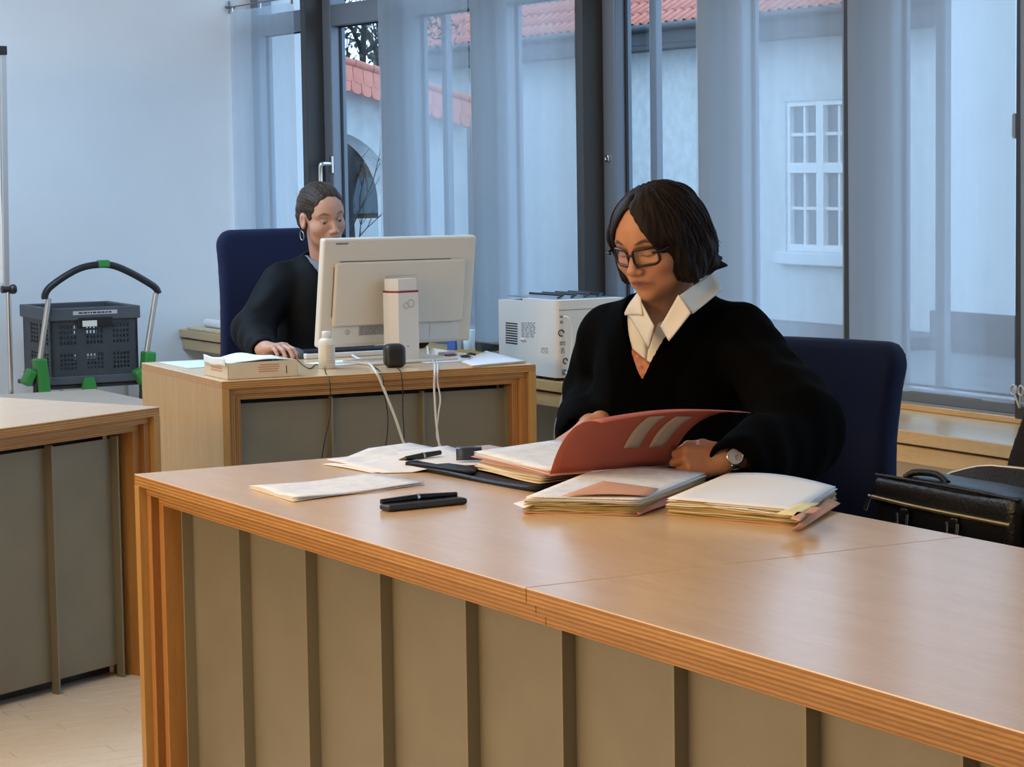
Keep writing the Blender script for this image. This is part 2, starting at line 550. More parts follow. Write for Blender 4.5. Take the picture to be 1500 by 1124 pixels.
mat('steel', (0.62, 0.63, 0.65), rough=0.25, metal=1.0)
mat('alu', (0.50, 0.50, 0.49), rough=0.42, metal=0.7)
mat('black_plastic', (0.012, 0.012, 0.014), rough=0.42)
mat('dark_plastic', (0.040, 0.045, 0.052), rough=0.5, noise=0.08, nscale=20)
mat('dark_rim_plastic', (0.070, 0.078, 0.090), rough=0.5)
mat('green_plastic', (0.035, 0.23, 0.045), rough=0.4)
mat('cream_plastic', (0.68, 0.62, 0.52), rough=0.45)
mat('white_plastic', (0.74, 0.74, 0.74), rough=0.4)
mat('offwhite_plastic', (0.68, 0.66, 0.61), rough=0.5)
mat('grey_print', (0.20, 0.20, 0.22), rough=0.7)
mat('label_silver', (0.44, 0.45, 0.46), rough=0.5)
mat('dark_print', (0.03, 0.03, 0.04), rough=0.7)
mat('orange_print', (0.55, 0.27, 0.13), rough=0.7)
mat('red_line', (0.22, 0.012, 0.018), rough=0.5)
mat('chair_blue', (0.0055, 0.009, 0.034), rough=0.9, spec=0.2, sheen=0.03, noise=0.15, nscale=240, bump=0.15, bscale=500)
mat('chair_dark', (0.006, 0.006, 0.010), rough=0.85, spec=0.3)
mat('leather', (0.005, 0.005, 0.006), rough=0.36, spec=0.35, bump=0.2, bscale=160)
mat('portfolio_leather', (0.006, 0.0045, 0.004), rough=0.5, spec=0.25, bump=0.1, bscale=200)
mat('brass', (0.42, 0.30, 0.14), rough=0.35, metal=0.9)
mat('paper', (0.82, 0.83, 0.86), rough=0.8)
mat('paper_cream', (0.66, 0.56, 0.38), rough=0.8, noise=0.08, nscale=20)
mat('paper_edge', (0.44, 0.33, 0.13), rough=0.85, noise=0.28, nscale=6, stretch=(1, 1, 60))
printed('paper_print_x', (0.82, 0.83, 0.86), (0.12, 0.13, 0.16), lines=130, axis='X', amount=0.35)
printed('paper_print_y', (0.82, 0.83, 0.86), (0.12, 0.13, 0.16), lines=130, axis='Y', amount=0.35)
mat('paper_blue', (0.62, 0.78, 0.82), rough=0.8)
mat('folder_red', (0.40, 0.095, 0.055), rough=0.55, noise=0.05, nscale=8)
mat('folder_pink', (0.62, 0.24, 0.20), rough=0.6)
mat('folder_salmon', (0.60, 0.30, 0.18), rough=0.7, noise=0.05, nscale=10)
mat('folder_label', (0.46, 0.36, 0.25), rough=0.7)
mat('folder_green', (0.17, 0.22, 0.20), rough=0.7)
mat('sticky_yellow', (0.78, 0.70, 0.36), rough=0.8)
mat('tissue', (0.80, 0.84, 0.86), rough=0.9)
mat('carton', (0.64, 0.55, 0.40), rough=0.6, noise=0.04, nscale=14)
mat('carton_blue', (0.05, 0.13, 0.42), rough=0.5)
mat('bottle_cream', (0.72, 0.67, 0.56), rough=0.35, sub=0.0)
mat('robe', (1, 1, 1), rough=0.85, spec=0.025, vcol=True)
mat('robe_clerk', (0.0018, 0.0020, 0.0026), rough=0.65, spec=0.14)
mat('velvet', (0.0012, 0.0012, 0.0012), rough=0.95, spec=0.05)
mat('shirt', (0.62, 0.57, 0.48), rough=0.75, bump=0.1, bscale=40)
mat('blouse_orange', (0.30, 0.055, 0.015), rough=0.6, col2=(0.48, 0.20, 0.09), nscale=70)
mat('collar_grey', (0.17, 0.19, 0.22), rough=0.8)
mat('skin', (1, 1, 1), rough=0.5, vcol=True, noise=0.06, nscale=55, sub=0.06, bump=0.06, bscale=260)
mat('hair_dark', (0.012, 0.0065, 0.0045), rough=0.55, spec=0.14, noise=0.45, nscale=14, stretch=(6, 6, 0.6), bump=0.25, bscale=40)
mat('hair_brown', (0.040, 0.026, 0.018), rough=0.5, spec=0.2, noise=0.4, nscale=18, bump=0.4, bscale=70)
mat('tortoise', (0.014, 0.006, 0.005), rough=0.3, spec=0.3, noise=0.5, nscale=60)
mat('eye_white', (0.62, 0.60, 0.58), rough=0.25)
mat('iris', (0.03, 0.02, 0.015), rough=0.15)
glass('window_glass', (0.93, 0.97, 1.0), 0.05)
glass('lens_glass', (0.95, 0.96, 0.97), 0.07)
sheer('sheer_fabric', (0.60, 0.70, 0.80), 0.46, 0.55)
mat('render_white', (0.46, 0.485, 0.49), rough=0.95, noise=0.10, nscale=6, bump=0.25, bscale=30)
mat('render_pale', (0.53, 0.57, 0.59), rough=0.95, noise=0.03, nscale=2)
mat('roof_tile', (0.47, 0.16, 0.115), rough=0.75, noise=0.12, nscale=5)
mat('fascia', (0.020, 0.026, 0.036), rough=0.6, noise=0.2, nscale=4)
mat('far_frame_white', (0.62, 0.65, 0.66), rough=0.6)
mat('far_pane', (0.10, 0.13, 0.16), rough=0.2)
mat('ground', (0.115, 0.125, 0.14), rough=0.95, noise=0.22, nscale=1.2)
mat('soil', (0.055, 0.06, 0.07), rough=0.95, noise=0.35, nscale=3)
mat('brown_wall', (0.12, 0.085, 0.055), rough=0.9, noise=0.2, nscale=2)
mat('bark', (0.022, 0.020, 0.020), rough=0.9)
mat('leaf_dark', (0.035, 0.048, 0.038), rough=0.8, noise=0.3, nscale=2)

# ------------------------------------------------------------------ the room
YB = 10.72      # end wall
XG = 4.77       # glazing plane
XP = 4.63       # room face of the window posts
SILL = 0.64
m = MB(); m.box(-3.2, -2.6, -0.12, 5.0, YB + 0.2, -0.003)
floor = struct(m.build('floor', 'floor_wood'))
tag(floor, 'pale beech strip parquet floor')
rng = random.Random(4)
plank = {}
m = MB(); m.box(0.75, 3.99, -0.0029, 2.9, 7.09, -0.0026); m.build('joint_bed', 'brown_wall', floor)
for L in (0.35, 0.42, 0.49):
    mm = MB(); mm.bbox(0.0010, 0.0010, -0.0028, L - 0.0010, 0.0710, 0.0, r=0.0005, seg=1)
    plank[L] = mm.mesh('plank', 'floor_wood')
for j in range(43):
    y = 3.992 + 0.072 * j
    x = 1.0 - rng.random() * 0.4
    while x < 2.5:
        L = rng.choice((0.35, 0.42, 0.49))
        put(plank[L], 'plank', floor, (x, y, 0.0))
        x += L
m = MB(); m.box(-3.2, -2.6, 3.0, 5.0, YB + 0.2, 3.12)
struct(m.build('ceiling', 'wall_white'))
m = MB(); m.box(-3.2, YB, -0.003, 5.0, YB + 0.2, 3.0)
struct(m.build('wall_back', 'wall_white'))
m = MB(); m.box(-3.2, -2.6, -0.003, 5.0, -2.45, 3.0)
struct(m.build('wall_front', 'wall_white'))
m = MB(); m.box(-3.2, -2.45, -0.003, -3.05, YB, 3.0)
struct(m.build('wall_left', 'wall_white'))
m = MB(); m.box(4.55, -2.45, -0.003, 5.0, YB, 0.60)
m.box(4.66, -2.45, 2.84, 5.0, YB, 3.0)
struct(m.build('wall_right', 'wall_beige'))
# window sill: board with a shadow groove in its front edge, upstand and wooden strip under the frame
sill = thing('trim_1', None, None, (4.30, 4.0, 0.0)); struct(sill)
m = MB(); m.bbox(4.30, -2.40, SILL - 0.038, 4.70, YB - 0.005, SILL, r=0.003)
m.build('sill_board', 'sill_wood', sill, world=True)
m = MB(); m.bbox(4.315, -2.40, SILL - 0.095, 4.56, YB - 0.005, SILL - 0.046, r=0.003)
m.build('sill_apron', 'sill_wood', sill, world=True)
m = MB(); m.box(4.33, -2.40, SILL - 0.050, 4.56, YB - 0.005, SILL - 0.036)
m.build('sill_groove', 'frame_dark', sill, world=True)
m = MB(); m.bbox(4.655, -2.40, SILL, 4.70, YB - 0.005, SILL + 0.018, r=0.003)
m.build('sill_strip', 'sill_wood', sill, world=True)

# windows: posts every 0.797 m, sash with glass between them
PY = [9.974 - 0.797 * i for i in range(15)]
PITCH = 0.797
nwin = 0
for i in range(-1, 15):
    nwin += 1
    y1 = (PY[i] if i >= 0 else YB)
    y0 = PY[i + 1] if i + 1 < 15 else PY[-1] - PITCH
    if y0 < -2.4: break
    wn = thing('window_%d' % nwin, None, None, (XG, (y0 + y1) / 2, SILL)); struct(wn)
    tp = y1 - (0.055 if i >= 0 else 0.0)          # the post stands at the far side of its bay
    if i >= 0:
        m = MB(); m.bbox(XP, tp, SILL + 0.018, XG, y1, 2.84, r=0.004)
        m.build('post', 'frame_dark', wn, world=True)
    s1 = tp; s0 = y0
    m = MB()
    m.bbox(XG - 0.055, s1 - 0.085, SILL + 0.02, XG + 0.02, s1, 2.84, r=0.004)
    m.build('stile', 'frame_grey', wn, world=True)
    m = MB(); m.bbox(XG - 0.055, s0, SILL + 0.02, XG + 0.02, s0 + 0.05, 2.84, r=0.004)
    m.build('stile', 'frame_grey', wn, world=True)
    m = MB(); m.bbox(XG - 0.05, s0 + 0.05, 2.035, XG + 0.02, s1 - 0.085, 2.13, r=0.004)
    m.build('top_rail', 'frame_grey', wn, world=True)
    m = MB(); m.bbox(XG - 0.07, s0 + 0.05, SILL + 0.018, XG + 0.02, s1 - 0.085, SILL + 0.062, r=0.004)
    m.build('bottom_rail', 'frame_grey', wn, world=True)
    m = MB()
    m.box(XG - 0.012, s1 - 0.092, SILL + 0.062, XG - 0.002, s1 - 0.085, 2.035)
    m.box(XG - 0.012, s0 + 0.05, SILL + 0.062, XG - 0.002, s0 + 0.057, 2.035)
    m.box(XG - 0.012, s0 + 0.05, 2.028, XG - 0.002, s1 - 0.085, 2.035)
    m.box(XG - 0.012, s0 + 0.05, SILL + 0.062, XG - 0.002, s1 - 0.085, SILL + 0.068)
    m.build('gasket', 'gasket', wn, world=True)
    if i > 0 and i % 2 == 1:
        m = MB(); m.bbox(XG + 0.02, y1 - 0.297, SILL + 0.06, XG + 0.05, y1 - 0.255, 2.84, r=0.004)
        m.build('mullion', 'frame_grey', wn, world=True)
    m = MB(); m.box(XG, s0 + 0.045, SILL + 0.055, XG + 0.006, s1 - 0.08, 2.04)
    m.build('pane', 'window_glass', wn, world=True)
    m = MB(); m.box(XG, s0 + 0.045, 2.125, XG + 0.006, s1 - 0.08, 2.80)
    m.build('pane', 'window_glass', wn, world=True)
    if i == 0:     # lever handle
        h = onx(487, 240, XG - 0.055); hy, hz = h[1], h[2]
        m = MB(); m.bbox(XG - 0.066, hy - 0.014, hz - 0.045, XG - 0.055, hy + 0.014, hz + 0.035, r=0.004)
        hd = m.build('handle', 'steel', wn, world=True)
        m = MB(); m.tube(spline([(XG - 0.06, hy, hz), (XG - 0.10, hy, hz), (XG - 0.112, hy + 0.004, hz - 0.006), (XG - 0.112, hy + 0.008, hz - 0.05), (XG - 0.112, hy + 0.01, hz - 0.125)]), 0.0105, 8)
        m.build('lever', 'steel', wn, world=True)
    if i == 3:     # small round lock
        h = onx(891, 232, XG - 0.055)
        m = MB(); m.lathe([(0.014, 0), (0.014, 0.008), (0.007, 0.009), (0.007, 0.007)], 14, M=Matrix.Translation((XG - 0.055, h[1], h[2])) @ Matrix.Rotation(-math.pi / 2, 4, 'Y'))
        m.build('lock', 'steel', wn, world=True)
    if i == 6:
        h = onx(1499, 172, XG - 0.055)
        m = MB(); m.bbox(XG - 0.09, h[1] - 0.012, h[2] - 0.06, XG - 0.055, h[1] + 0.012, h[2] + 0.012, r=0.006)
        m.build('handle', 'frame_dark', wn, world=True)
# sheer curtain panels hanging from a tensioned wire
def sheer_panel(ya, yb, label, seed):
    X = 4.60
    t = thing('sheer_curtain', label, 'curtain', (X, (ya + yb) / 2, SILL), group='sheer panels along the windows')
    n, k = 25, 14
    P = np.zeros((n, k, 3))
    for a in range(n):
        for b in range(k):
            u = a / (n - 1); v = b / (k - 1)
            P[a, b] = (X + 0.006 * math.sin(u * 9 + seed) * (1.2 - v) + 0.004 * math.sin(u * 23 + seed * 2) * (1 - v), ya + (yb - ya) * u + 0.006 * (1 - v) * math.sin(seed), 0.705 + (2.15 - 0.705) * v)
    m = MB()
    v = P.reshape(-1, 3); f = [(a * k + b, (a + 1) * k + b, (a + 1) * k + b + 1, a * k + b + 1) for a in range(n - 1) for b in range(k - 1)]
    m.add(v, f, 0, True)
    m.build('cloth', 'sheer_fabric', t, world=True)
    m = MB(); m.box(X - 0.003, ya + 0.003, 0.700, X + 0.003, yb - 0.003, 0.709)
    m.build('hem_weight', 'frame_grey', t, world=True)
    for y in (ya + 0.03, (ya + yb) / 2, yb - 0.03):
        m = MB(); m.tube([(X, y, 2.145), (X, y, 2.168)], 0.004, 6)
        m.build('clip', 'steel', t, world=True)
sheer_panel(9.975, 10.70, 'narrow sheer curtain panel hanging in the corner by the white wall', 0.3)
sheer_panel(8.345, 9.125, 'sheer curtain panel hanging beside the clear pane behind the monitor', 1.1)
sheer_panel(7.535, 8.325, 'sheer curtain panel hanging behind the white printer', 2.3)
sheer_panel(5.940, 6.745, 'sheer curtain panel with the far white window showing through', 3.0)
sheer_panel(5.160, 5.925, 'sheer curtain panel behind the seated judge\'s chair, above the sill', 4.2)
sheer_panel(4.360, 5.145, 'sheer curtain panel at the metal rings over the wooden sill', 5.5)
m = MB(); m.tube([(4.60, -2.4, 2.172), (4.60, YB, 2.172)], 0.0035, 6)
cw = m.build('curtain_wire', 'frame_grey', None)
tag(cw, 'thin steel wire stretched along the windows carrying the sheer panels', 'wire')
for yy in (YB - 0.012, 9.99):
    m = MB(); m.tube([(4.60, yy, 2.172 - 0.03), (4.60, yy, 2.172 + 0.03)], 0.005, 6); m.tube([(4.58, yy, 2.172), (4.63, yy, 2.172)], 0.006, 6)
    m.build('wire_bracket', 'frame_grey', cw)
# metal rings at the right-hand hem
h = onx(1490, 572, 4.57)
m = MB()
for dy in (0.014, -0.016):
    m.tube([(4.57, h[1] + dy + 0.011 * math.cos(a), h[2] + 0.014 * math.sin(a)) for a in [k * math.pi / 7 for k in range(14)]], 0.0035, 6, closed=True)
    m.tube([(4.57, h[1] + dy * 0.8, h[2] - 0.013), (4.575, h[1] - 0.004, h[2] - 0.05)], 0.0035, 6)
m.tube([(4.575, h[1] - 0.004, h[2] - 0.035), (4.66, h[1] - 0.004, h[2] - 0.055)], 0.004, 6)
tag(m.build('ring_hook', 'alu', None), 'small grey metal hook with two rings at the curtain hem', 'hook')

# ------------------------------------------------------------------ outside: courtyard
GZ = -1.0
m = MB(); m.box(5.2, -10, GZ - 0.2, 60, 70, GZ)
struct(tag(m.build('courtyard_ground', 'ground'), 'grey courtyard ground outside the windows'))
# long low building with tiled roof
XF = 20.0
bld = thing('courtyard_building', 'long low white building with red pantile roof across the courtyard', 'building', (XF, 30, GZ))
wy0, wy1, wz0, wz1 = 25.62, 27.15, 0.12, 2.20
m = MB()
m.box(XF, 23.45, GZ, XF + 6, wy0, 3.05); m.box(XF, wy1, GZ, XF + 6, 39, 3.05)
m.box(XF, wy0, GZ, XF + 6, wy1, wz0); m.box(XF, wy0, wz1, XF + 6, wy1, 3.05)
m.build('wall', 'render_white', bld, world=True)
m = MB(); m.box(XF - 0.45, 23.3, 3.05, XF + 0.02, 39, 3.12); m.box(XF - 0.46, 23.3, 3.12, XF - 0.40, 39, 3.40)
m.build('fascia', 'fascia', bld, world=True)
m = MB(); m.tube([(XF - 0.52, 23.2, 3.36), (XF - 0.52, 39, 3.36)], 0.06, 8)
m.build('gutter', 'fascia', bld, world=True)
m = MB(); m.add([(XF - 0.42, 23.3, 3.38), (XF - 0.42, 39, 3.38), (XF + 3.3, 39, 6.0), (XF + 3.3, 23.3, 6.0)], [(0, 1, 2, 3)])
m.build('roof_deck', 'fascia', bld, world=True)
# pantiles: S-shaped tiles, two courses in view
tw, tl, slope = 0.23, 0.36, math.atan2(2.62, 3.72)
prof = []
for k in range(9):
    u = k / 8
    prof.append((u * tw, 0.035 * math.sin(u * 2 * math.pi) + 0.03))
mm = MB()
mm.sheet([[(0 + (-0.02 if e == 0 else tl), p[0], p[1] + (0.02 if e == 0 else 0.0)) for p in prof] for e in (0, 1)], 0.016, smooth=True)
tile = mm.mesh('roof_tile', 'roof_tile')
cnt = 0
for c in range(3):
    for k in range(92):
        y = 24.0 + k * tw
        if y > 38.8: break
        d = c * (tl - 0.03)
        put(tile, 'roof_tile', bld, (XF - 0.46 + d * math.cos(slope) - XF, y - 30, 3.38 + d * math.sin(slope) + 0.01 - GZ), (0, -slope, 0))
        cnt += 1
# its tall cross-bar window
fw = thing('far_window', None, None, (0, 0, 0)); fw.parent = bld
m = MB(); m.box(XF + 0.10, wy0, wz0, XF + 0.16, wy1, wz1)
m.build('pane', 'far_pane', fw, world=True)
m = MB()
for a, b in ((wy0, wy0 + 0.07), (wy1 - 0.07, wy1)): m.box(XF + 0.03, a, wz0, XF + 0.112, b, wz1)
cy = (wy0 + wy1) / 2
m.box(XF + 0.015, cy - 0.08, wz0, XF + 0.11, cy + 0.08, wz1)
zt = 1.28
for a, b in ((wz0, wz0 + 0.10), (zt - 0.07, zt + 0.07), (wz1 - 0.07, wz1)): m.box(XF + 0.024, wy0, a, XF + 0.111, wy1, b)
m.build('casement_frame', 'far_frame_white', fw, world=True)
for cc in ((wy0 + 0.07 + cy - 0.08) / 2, (wy1 - 0.07 + cy + 0.08) / 2):
    m = MB(); m.box(XF + 0.05, cc - 0.025, wz0, XF + 0.11, cc + 0.025, wz1); m.build('glazing_bar', 'far_frame_white', fw, world=True)
for z in ((wz0 + zt) / 2 + 0.02, (zt + wz1) / 2):
    m = MB(); m.box(XF + 0.056, wy0, z - 0.022, XF + 0.11, wy1, z + 0.022); m.build('glazing_bar', 'far_frame_white', fw, world=True)
m = MB(); m.bbox(XF - 0.12, wy0 - 0.12, -0.06, XF + 0.05, wy1 + 0.12, 0.12, r=0.02)
m.build('window_ledge', 'render_pale', bld, world=True)
# taller pale building on the near side
m = MB(); m.box(19.4, 8, GZ, 26, 23.2, 8.5)
b2 = m.build('tall_building', 'render_pale', None)
tag(b2, 'plain tall pale rendered building next to the tiled-roof building', 'building')
m = MB(); m.box(19.3, 8, GZ, 19.4, 23.2, GZ + 0.5); m.build('plinth', 'soil', b2)
# planting bed and low rail on the ground
m = MB(); m.prism([(18.4, 23.3), (19.9, 23.3), (19.9, 34), (17.6, 34), (17.0, 29)], GZ, GZ + 0.16)
tag(m.build('planting_bed', 'soil', None), 'dark flat planting bed along the foot of the tiled-roof building', 'planting bed')
rl = thing('low_rail', 'low pale metal rail standing on the courtyard ground', 'rail', (15.2, 19.6, GZ))
for (a, b) in ((0, 0), (-0.35, -0.95)):
    m = MB(); m.tube([(a, b, 0), (a, b, 0.42)], 0.03, 6); m.build('rail_post', 'render_pale', rl)
m = MB(); m.tube([(0, 0, 0.40), (-0.35, -0.95, 0.42)], 0.03, 6); m.build('rail_bar', 'render_pale', rl)
# gateway wall with an arch and a sloping tiled coping
YA = 26.0
gw = thing('gateway_wall', 'white garden wall with archway and sloping red-tiled coping', 'wall', (12.6, YA, GZ))
ax, az, ar = 12.38, 0.93, 0.90
def topz(x): return 2.24 - (x - 12.69) * 0.27
def walltop(x): return topz(x) + 0.16
poly_r = [(ax + ar, GZ), (14.3, GZ), (14.3, walltop(14.3))]
poly_r += [(ax, walltop(ax))] + [(ax + ar * math.sin(a), az + ar * math.cos(a)) for a in [k * math.pi / 2 / 12 for k in range(13)]]
Mw = Matrix(((1, 0, 0, 0), (0, 0, 1, 0), (0, 1, 0, 0), (0, 0, 0, 1)))
m = MB(); m.prism(poly_r, YA, YA + 0.45, M=Mw)
poly_l = [(9.0, GZ), (ax - ar, GZ)] + [(ax - ar * math.cos(a), az + ar * math.sin(a)) for a in [k * math.pi / 2 / 12 for k in range(13)]] + [(ax, walltop(ax)), (9.0, walltop(9.0))]
m.prism(poly_l, YA, YA + 0.45, M=Mw)
m.build('wall', 'render_white', gw, world=True)
# coping: two courses of round-ended tiles and a ridge roll
tp = [(-0.065, 0.0), (-0.065, -0.18)] + [(0.065 * -math.cos(a), -0.18 - 0.055 * math.sin(a)) for a in [k * math.pi / 6 for k in range(1, 6)]] + [(0.065, -0.18), (0.065, 0.0)]
mm = MB(); mm.prism(tp, 0, 0.016); ct = mm.mesh('coping_tile', 'roof_tile')
for row in range(2):
    for k in range(18):
        x = 11.9 + k * 0.134 + (0.067 if row else 0)
        z = topz(x) + (0.22 if row == 0 else 0.36)
        y = YA - (0.16 if row == 0 else 0.08)
        put(ct, 'coping_tile', gw, (x - 12.6, y - YA, z - GZ - 0.02), (math.radians(58), math.radians(15), 0))
m = MB()
for k in range(12):
    x = 11.6 + k * 0.24
    m.tube([(x, YA + 0.06, topz(x) + 0.40), (x + 0.235, YA + 0.06, topz(x + 0.235) + 0.40)], [0.075, 0.06], 8)
m.build('ridge_roll', 'roof_tile', gw, world=True)
# things seen through the arch and above the wall
m = MB(); m.box(12.6, 36, GZ, 19.4, 39, 2.2); m.prism([(12.5, 35.6), (19.5, 35.6), (19.5, 39), (12.5, 39)], 2.2, 2.35)
sb = m.build('shed', 'brown_wall', None); tag(sb, 'low brown shed standing beyond the archway', 'shed')
m = MB(); m.box(16.6, 35.9, 0.6, 18.9, 36.0, 1.2); m.build('window_band', 'far_pane', sb)
m = MB(); m.box(12, 34.2, GZ, 18, 34.6, 0.55)
tag(m.build('garden_wall', 'render_pale', None), 'low pale garden wall seen through the archway', 'wall')
def bare_tree(name, label, base, height, seed, spread, nb, rad):
    r = random.Random(seed)
    t = thing(name, label, 'tree', base)
    segs = []
    def grow(p, d, L, rr, lev):
        pts = [p]; q = Vector(p); dd = Vector(d)
        for _ in range(3):
            dd = (dd + Vector((r.uniform(-.25, .25), r.uniform(-.25, .25), r.uniform(-.05, .2)))).normalized()
            q = q + dd * L / 3; pts.append(q.copy())
        segs.append((pts, rr))
        if lev > 0:
            for _ in range(nb):
                k = r.choice((1, 2, 3))
                nd = (dd + Vector((r.uniform(-spread, spread), r.uniform(-spread, spread), r.uniform(-.2, .6)))).normalized()
                grow(pts[k], nd, L * 0.68, rr * 0.55, lev - 1)
    grow(Vector((0, 0, 0)), Vector((0, 0, 1)), height * 0.45, rad, 4)
    m = MB(); m.tube(segs[0][0], rad, 6); m.build('trunk', 'bark', t)
    m = MB()
    for pts, rr in segs[1:]: m.tube(pts, [rr, rr * .9, rr * .75, rr * .55], 4, cap=False)
    m.build('branches', 'bark', t)
    return t, segs
bare_tree('bare_shrub', 'small bare shrub with curved twigs in front of the archway', (12.5, 25.2, GZ), 2.9, 3, 0.9, 3, 0.045)
t, segs = bare_tree('courtyard_tree', 'dark tall tree rising behind the tiled garden wall', (15.9, 32.2, GZ), 6.4, 8, 0.8, 3, 0.12)
r = random.Random(5); m = MB()
for pts, rr in segs[10:]:
    for _ in range(26):
        c = pts[r.randrange(4)] + Vector((r.gauss(0, .28), r.gauss(0, .28), r.gauss(0, .28)))
        e = Matrix.Rotation(r.uniform(0, 6.3), 3, Vector((r.random() - .5, r.random() - .5, r.random() - .5)).normalized())
        s = r.uniform(.03, .07)
        m.add([c + e @ Vector(q) * s for q in ((-1, 0, 0), (0, -.5, 0), (1, 0, 0), (0, .5, 0))], [(0, 1, 2, 3)])
o = m.build('foliage', 'leaf_dark', t); o['kind'] = 'stuff'
# ------------------------------------------------------------------ desks
def desk(name, label, loc, rz, L, D, fins, left=True, right=True, group=None):
    """front edge along local x at y=0 (seen from -y), stepped beech frame, metal panels with fins between"""
    t = thing(name, label, 'desk', loc, rz, group)
    H = 0.75
    e0 = 0.0 if left else 0.0
    m = MB(); m.bbox(0, 0, H - 0.003, L, D, H, r=0.0015, seg=1)
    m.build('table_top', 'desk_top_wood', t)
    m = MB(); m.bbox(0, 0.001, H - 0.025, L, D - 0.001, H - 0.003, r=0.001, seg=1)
    m.build('top_edge', 'desk_edge_wood', t)
    xs = 0.0
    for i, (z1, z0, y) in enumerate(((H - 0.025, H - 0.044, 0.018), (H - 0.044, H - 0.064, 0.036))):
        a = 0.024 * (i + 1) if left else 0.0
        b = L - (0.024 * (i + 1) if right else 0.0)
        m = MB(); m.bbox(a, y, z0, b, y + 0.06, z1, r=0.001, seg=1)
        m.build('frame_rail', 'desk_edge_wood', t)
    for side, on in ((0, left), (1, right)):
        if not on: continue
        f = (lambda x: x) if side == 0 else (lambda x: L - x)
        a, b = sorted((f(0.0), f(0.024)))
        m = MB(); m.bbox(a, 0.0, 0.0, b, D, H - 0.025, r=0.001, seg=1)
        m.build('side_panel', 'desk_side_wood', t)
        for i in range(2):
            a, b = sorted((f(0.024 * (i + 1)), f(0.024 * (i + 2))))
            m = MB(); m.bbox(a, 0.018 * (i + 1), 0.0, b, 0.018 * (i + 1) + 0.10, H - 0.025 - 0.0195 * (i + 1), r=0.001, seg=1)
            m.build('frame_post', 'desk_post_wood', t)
    # metal sheets and fins
    xs = fins
    a0 = 0.073 if left else 0.0
    b0 = L - 0.073 if right else L
    edges = [a0] + [x for x in xs if a0 + 0.03 < x < b0 - 0.03] + [b0]
    for a, b in zip(edges[:-1], edges[1:]):
        m = MB(); m.box(a + 0.0015, 0.088, 0.035, b - 0.0015, 0.091, 0.668)
        m.build('metal_panel', 'panel_metal', t)
    for x in xs:
        m = MB(); m.box(x - 0.003, 0.064, 0.0, x + 0.003, 0.089, 0.676)
        m.build('metal_fin', 'fin_metal', t)
    m = MB(); m.box(a0, 0.15, 0.0, b0, 0.165, H - 0.064)
    m.build('back_board', 'frame_dark', t)
    return t
fy = [4.764, 4.458, 4.139, 3.821, 3.5, 3.185]
deskA = desk('judge_desk', 'long beech judge\'s desk carrying the case files and red folder', (1.842, 4.872, 0), -math.pi / 2, 1.687, 0.885,
             [4.872 - y for y in fy], left=True, right=False)
deskB = desk('judge_desk', 'bare beech desk joined flush to the desk with the case files', (1.842, 3.183, 0), -math.pi / 2, 1.687, 0.885,
             [0.315 + 0.319 * i for i in range(5)], left=False, right=True)
CRZ = math.radians(-4.2)
deskC = desk('clerk_desk', 'short beech clerk\'s desk carrying the computer monitor and tissue box', (2.877, 6.829, 0), CRZ, 1.083, 0.845,
             [0.072, 0.388, 0.706, 1.010])
LRZ = math.radians(26.3)
Ll = 1.687
lo_ = (2.43 - Ll * math.cos(LRZ), 6.212 - Ll * math.sin(LRZ))
deskD = desk('side_desk', 'empty beech desk standing skewed in front of the folding crate trolley', (lo_[0], lo_[1], 0), LRZ, Ll, 0.72,
             [0.09, 0.405, 0.725, 1.045, 1.33, Ll - 0.105])
m = MB(); m.lathe([(0.004, 0), (0.022, 0.0), (0.022, 0.006), (0.016, 0.010), (0.004, 0.011)], 14, sx=1.0, sy=1.5,
                  M=Matrix.Translation((Ll - 0.052, 0.034, 0.075)) @ Matrix.Rotation(math.pi / 2, 4, 'X'))
m.build('cable_cap', 'white_plastic', deskD)
# low bench table behind
p0 = onz(139.5, 569.7, 0.5)
lt = thing('low_table', 'low greyish wooden table behind the skewed side desk', 'table', (p0[0] - 0.45, p0[1] - 0.5, 0))
m = MB(); m.bbox(-0.75, -0.62, 0.475, 0.45, 0.5, 0.5, r=0.003); m.build('table_top', 'old_bench_wood', lt)
for sx in (-0.70, 0.40):
    for sy in (-0.57, 0.45):
        m = MB(); m.box(sx - 0.02, sy - 0.02, 0, sx + 0.02, sy + 0.02, 0.475); m.build('leg', 'frame_dark', lt)

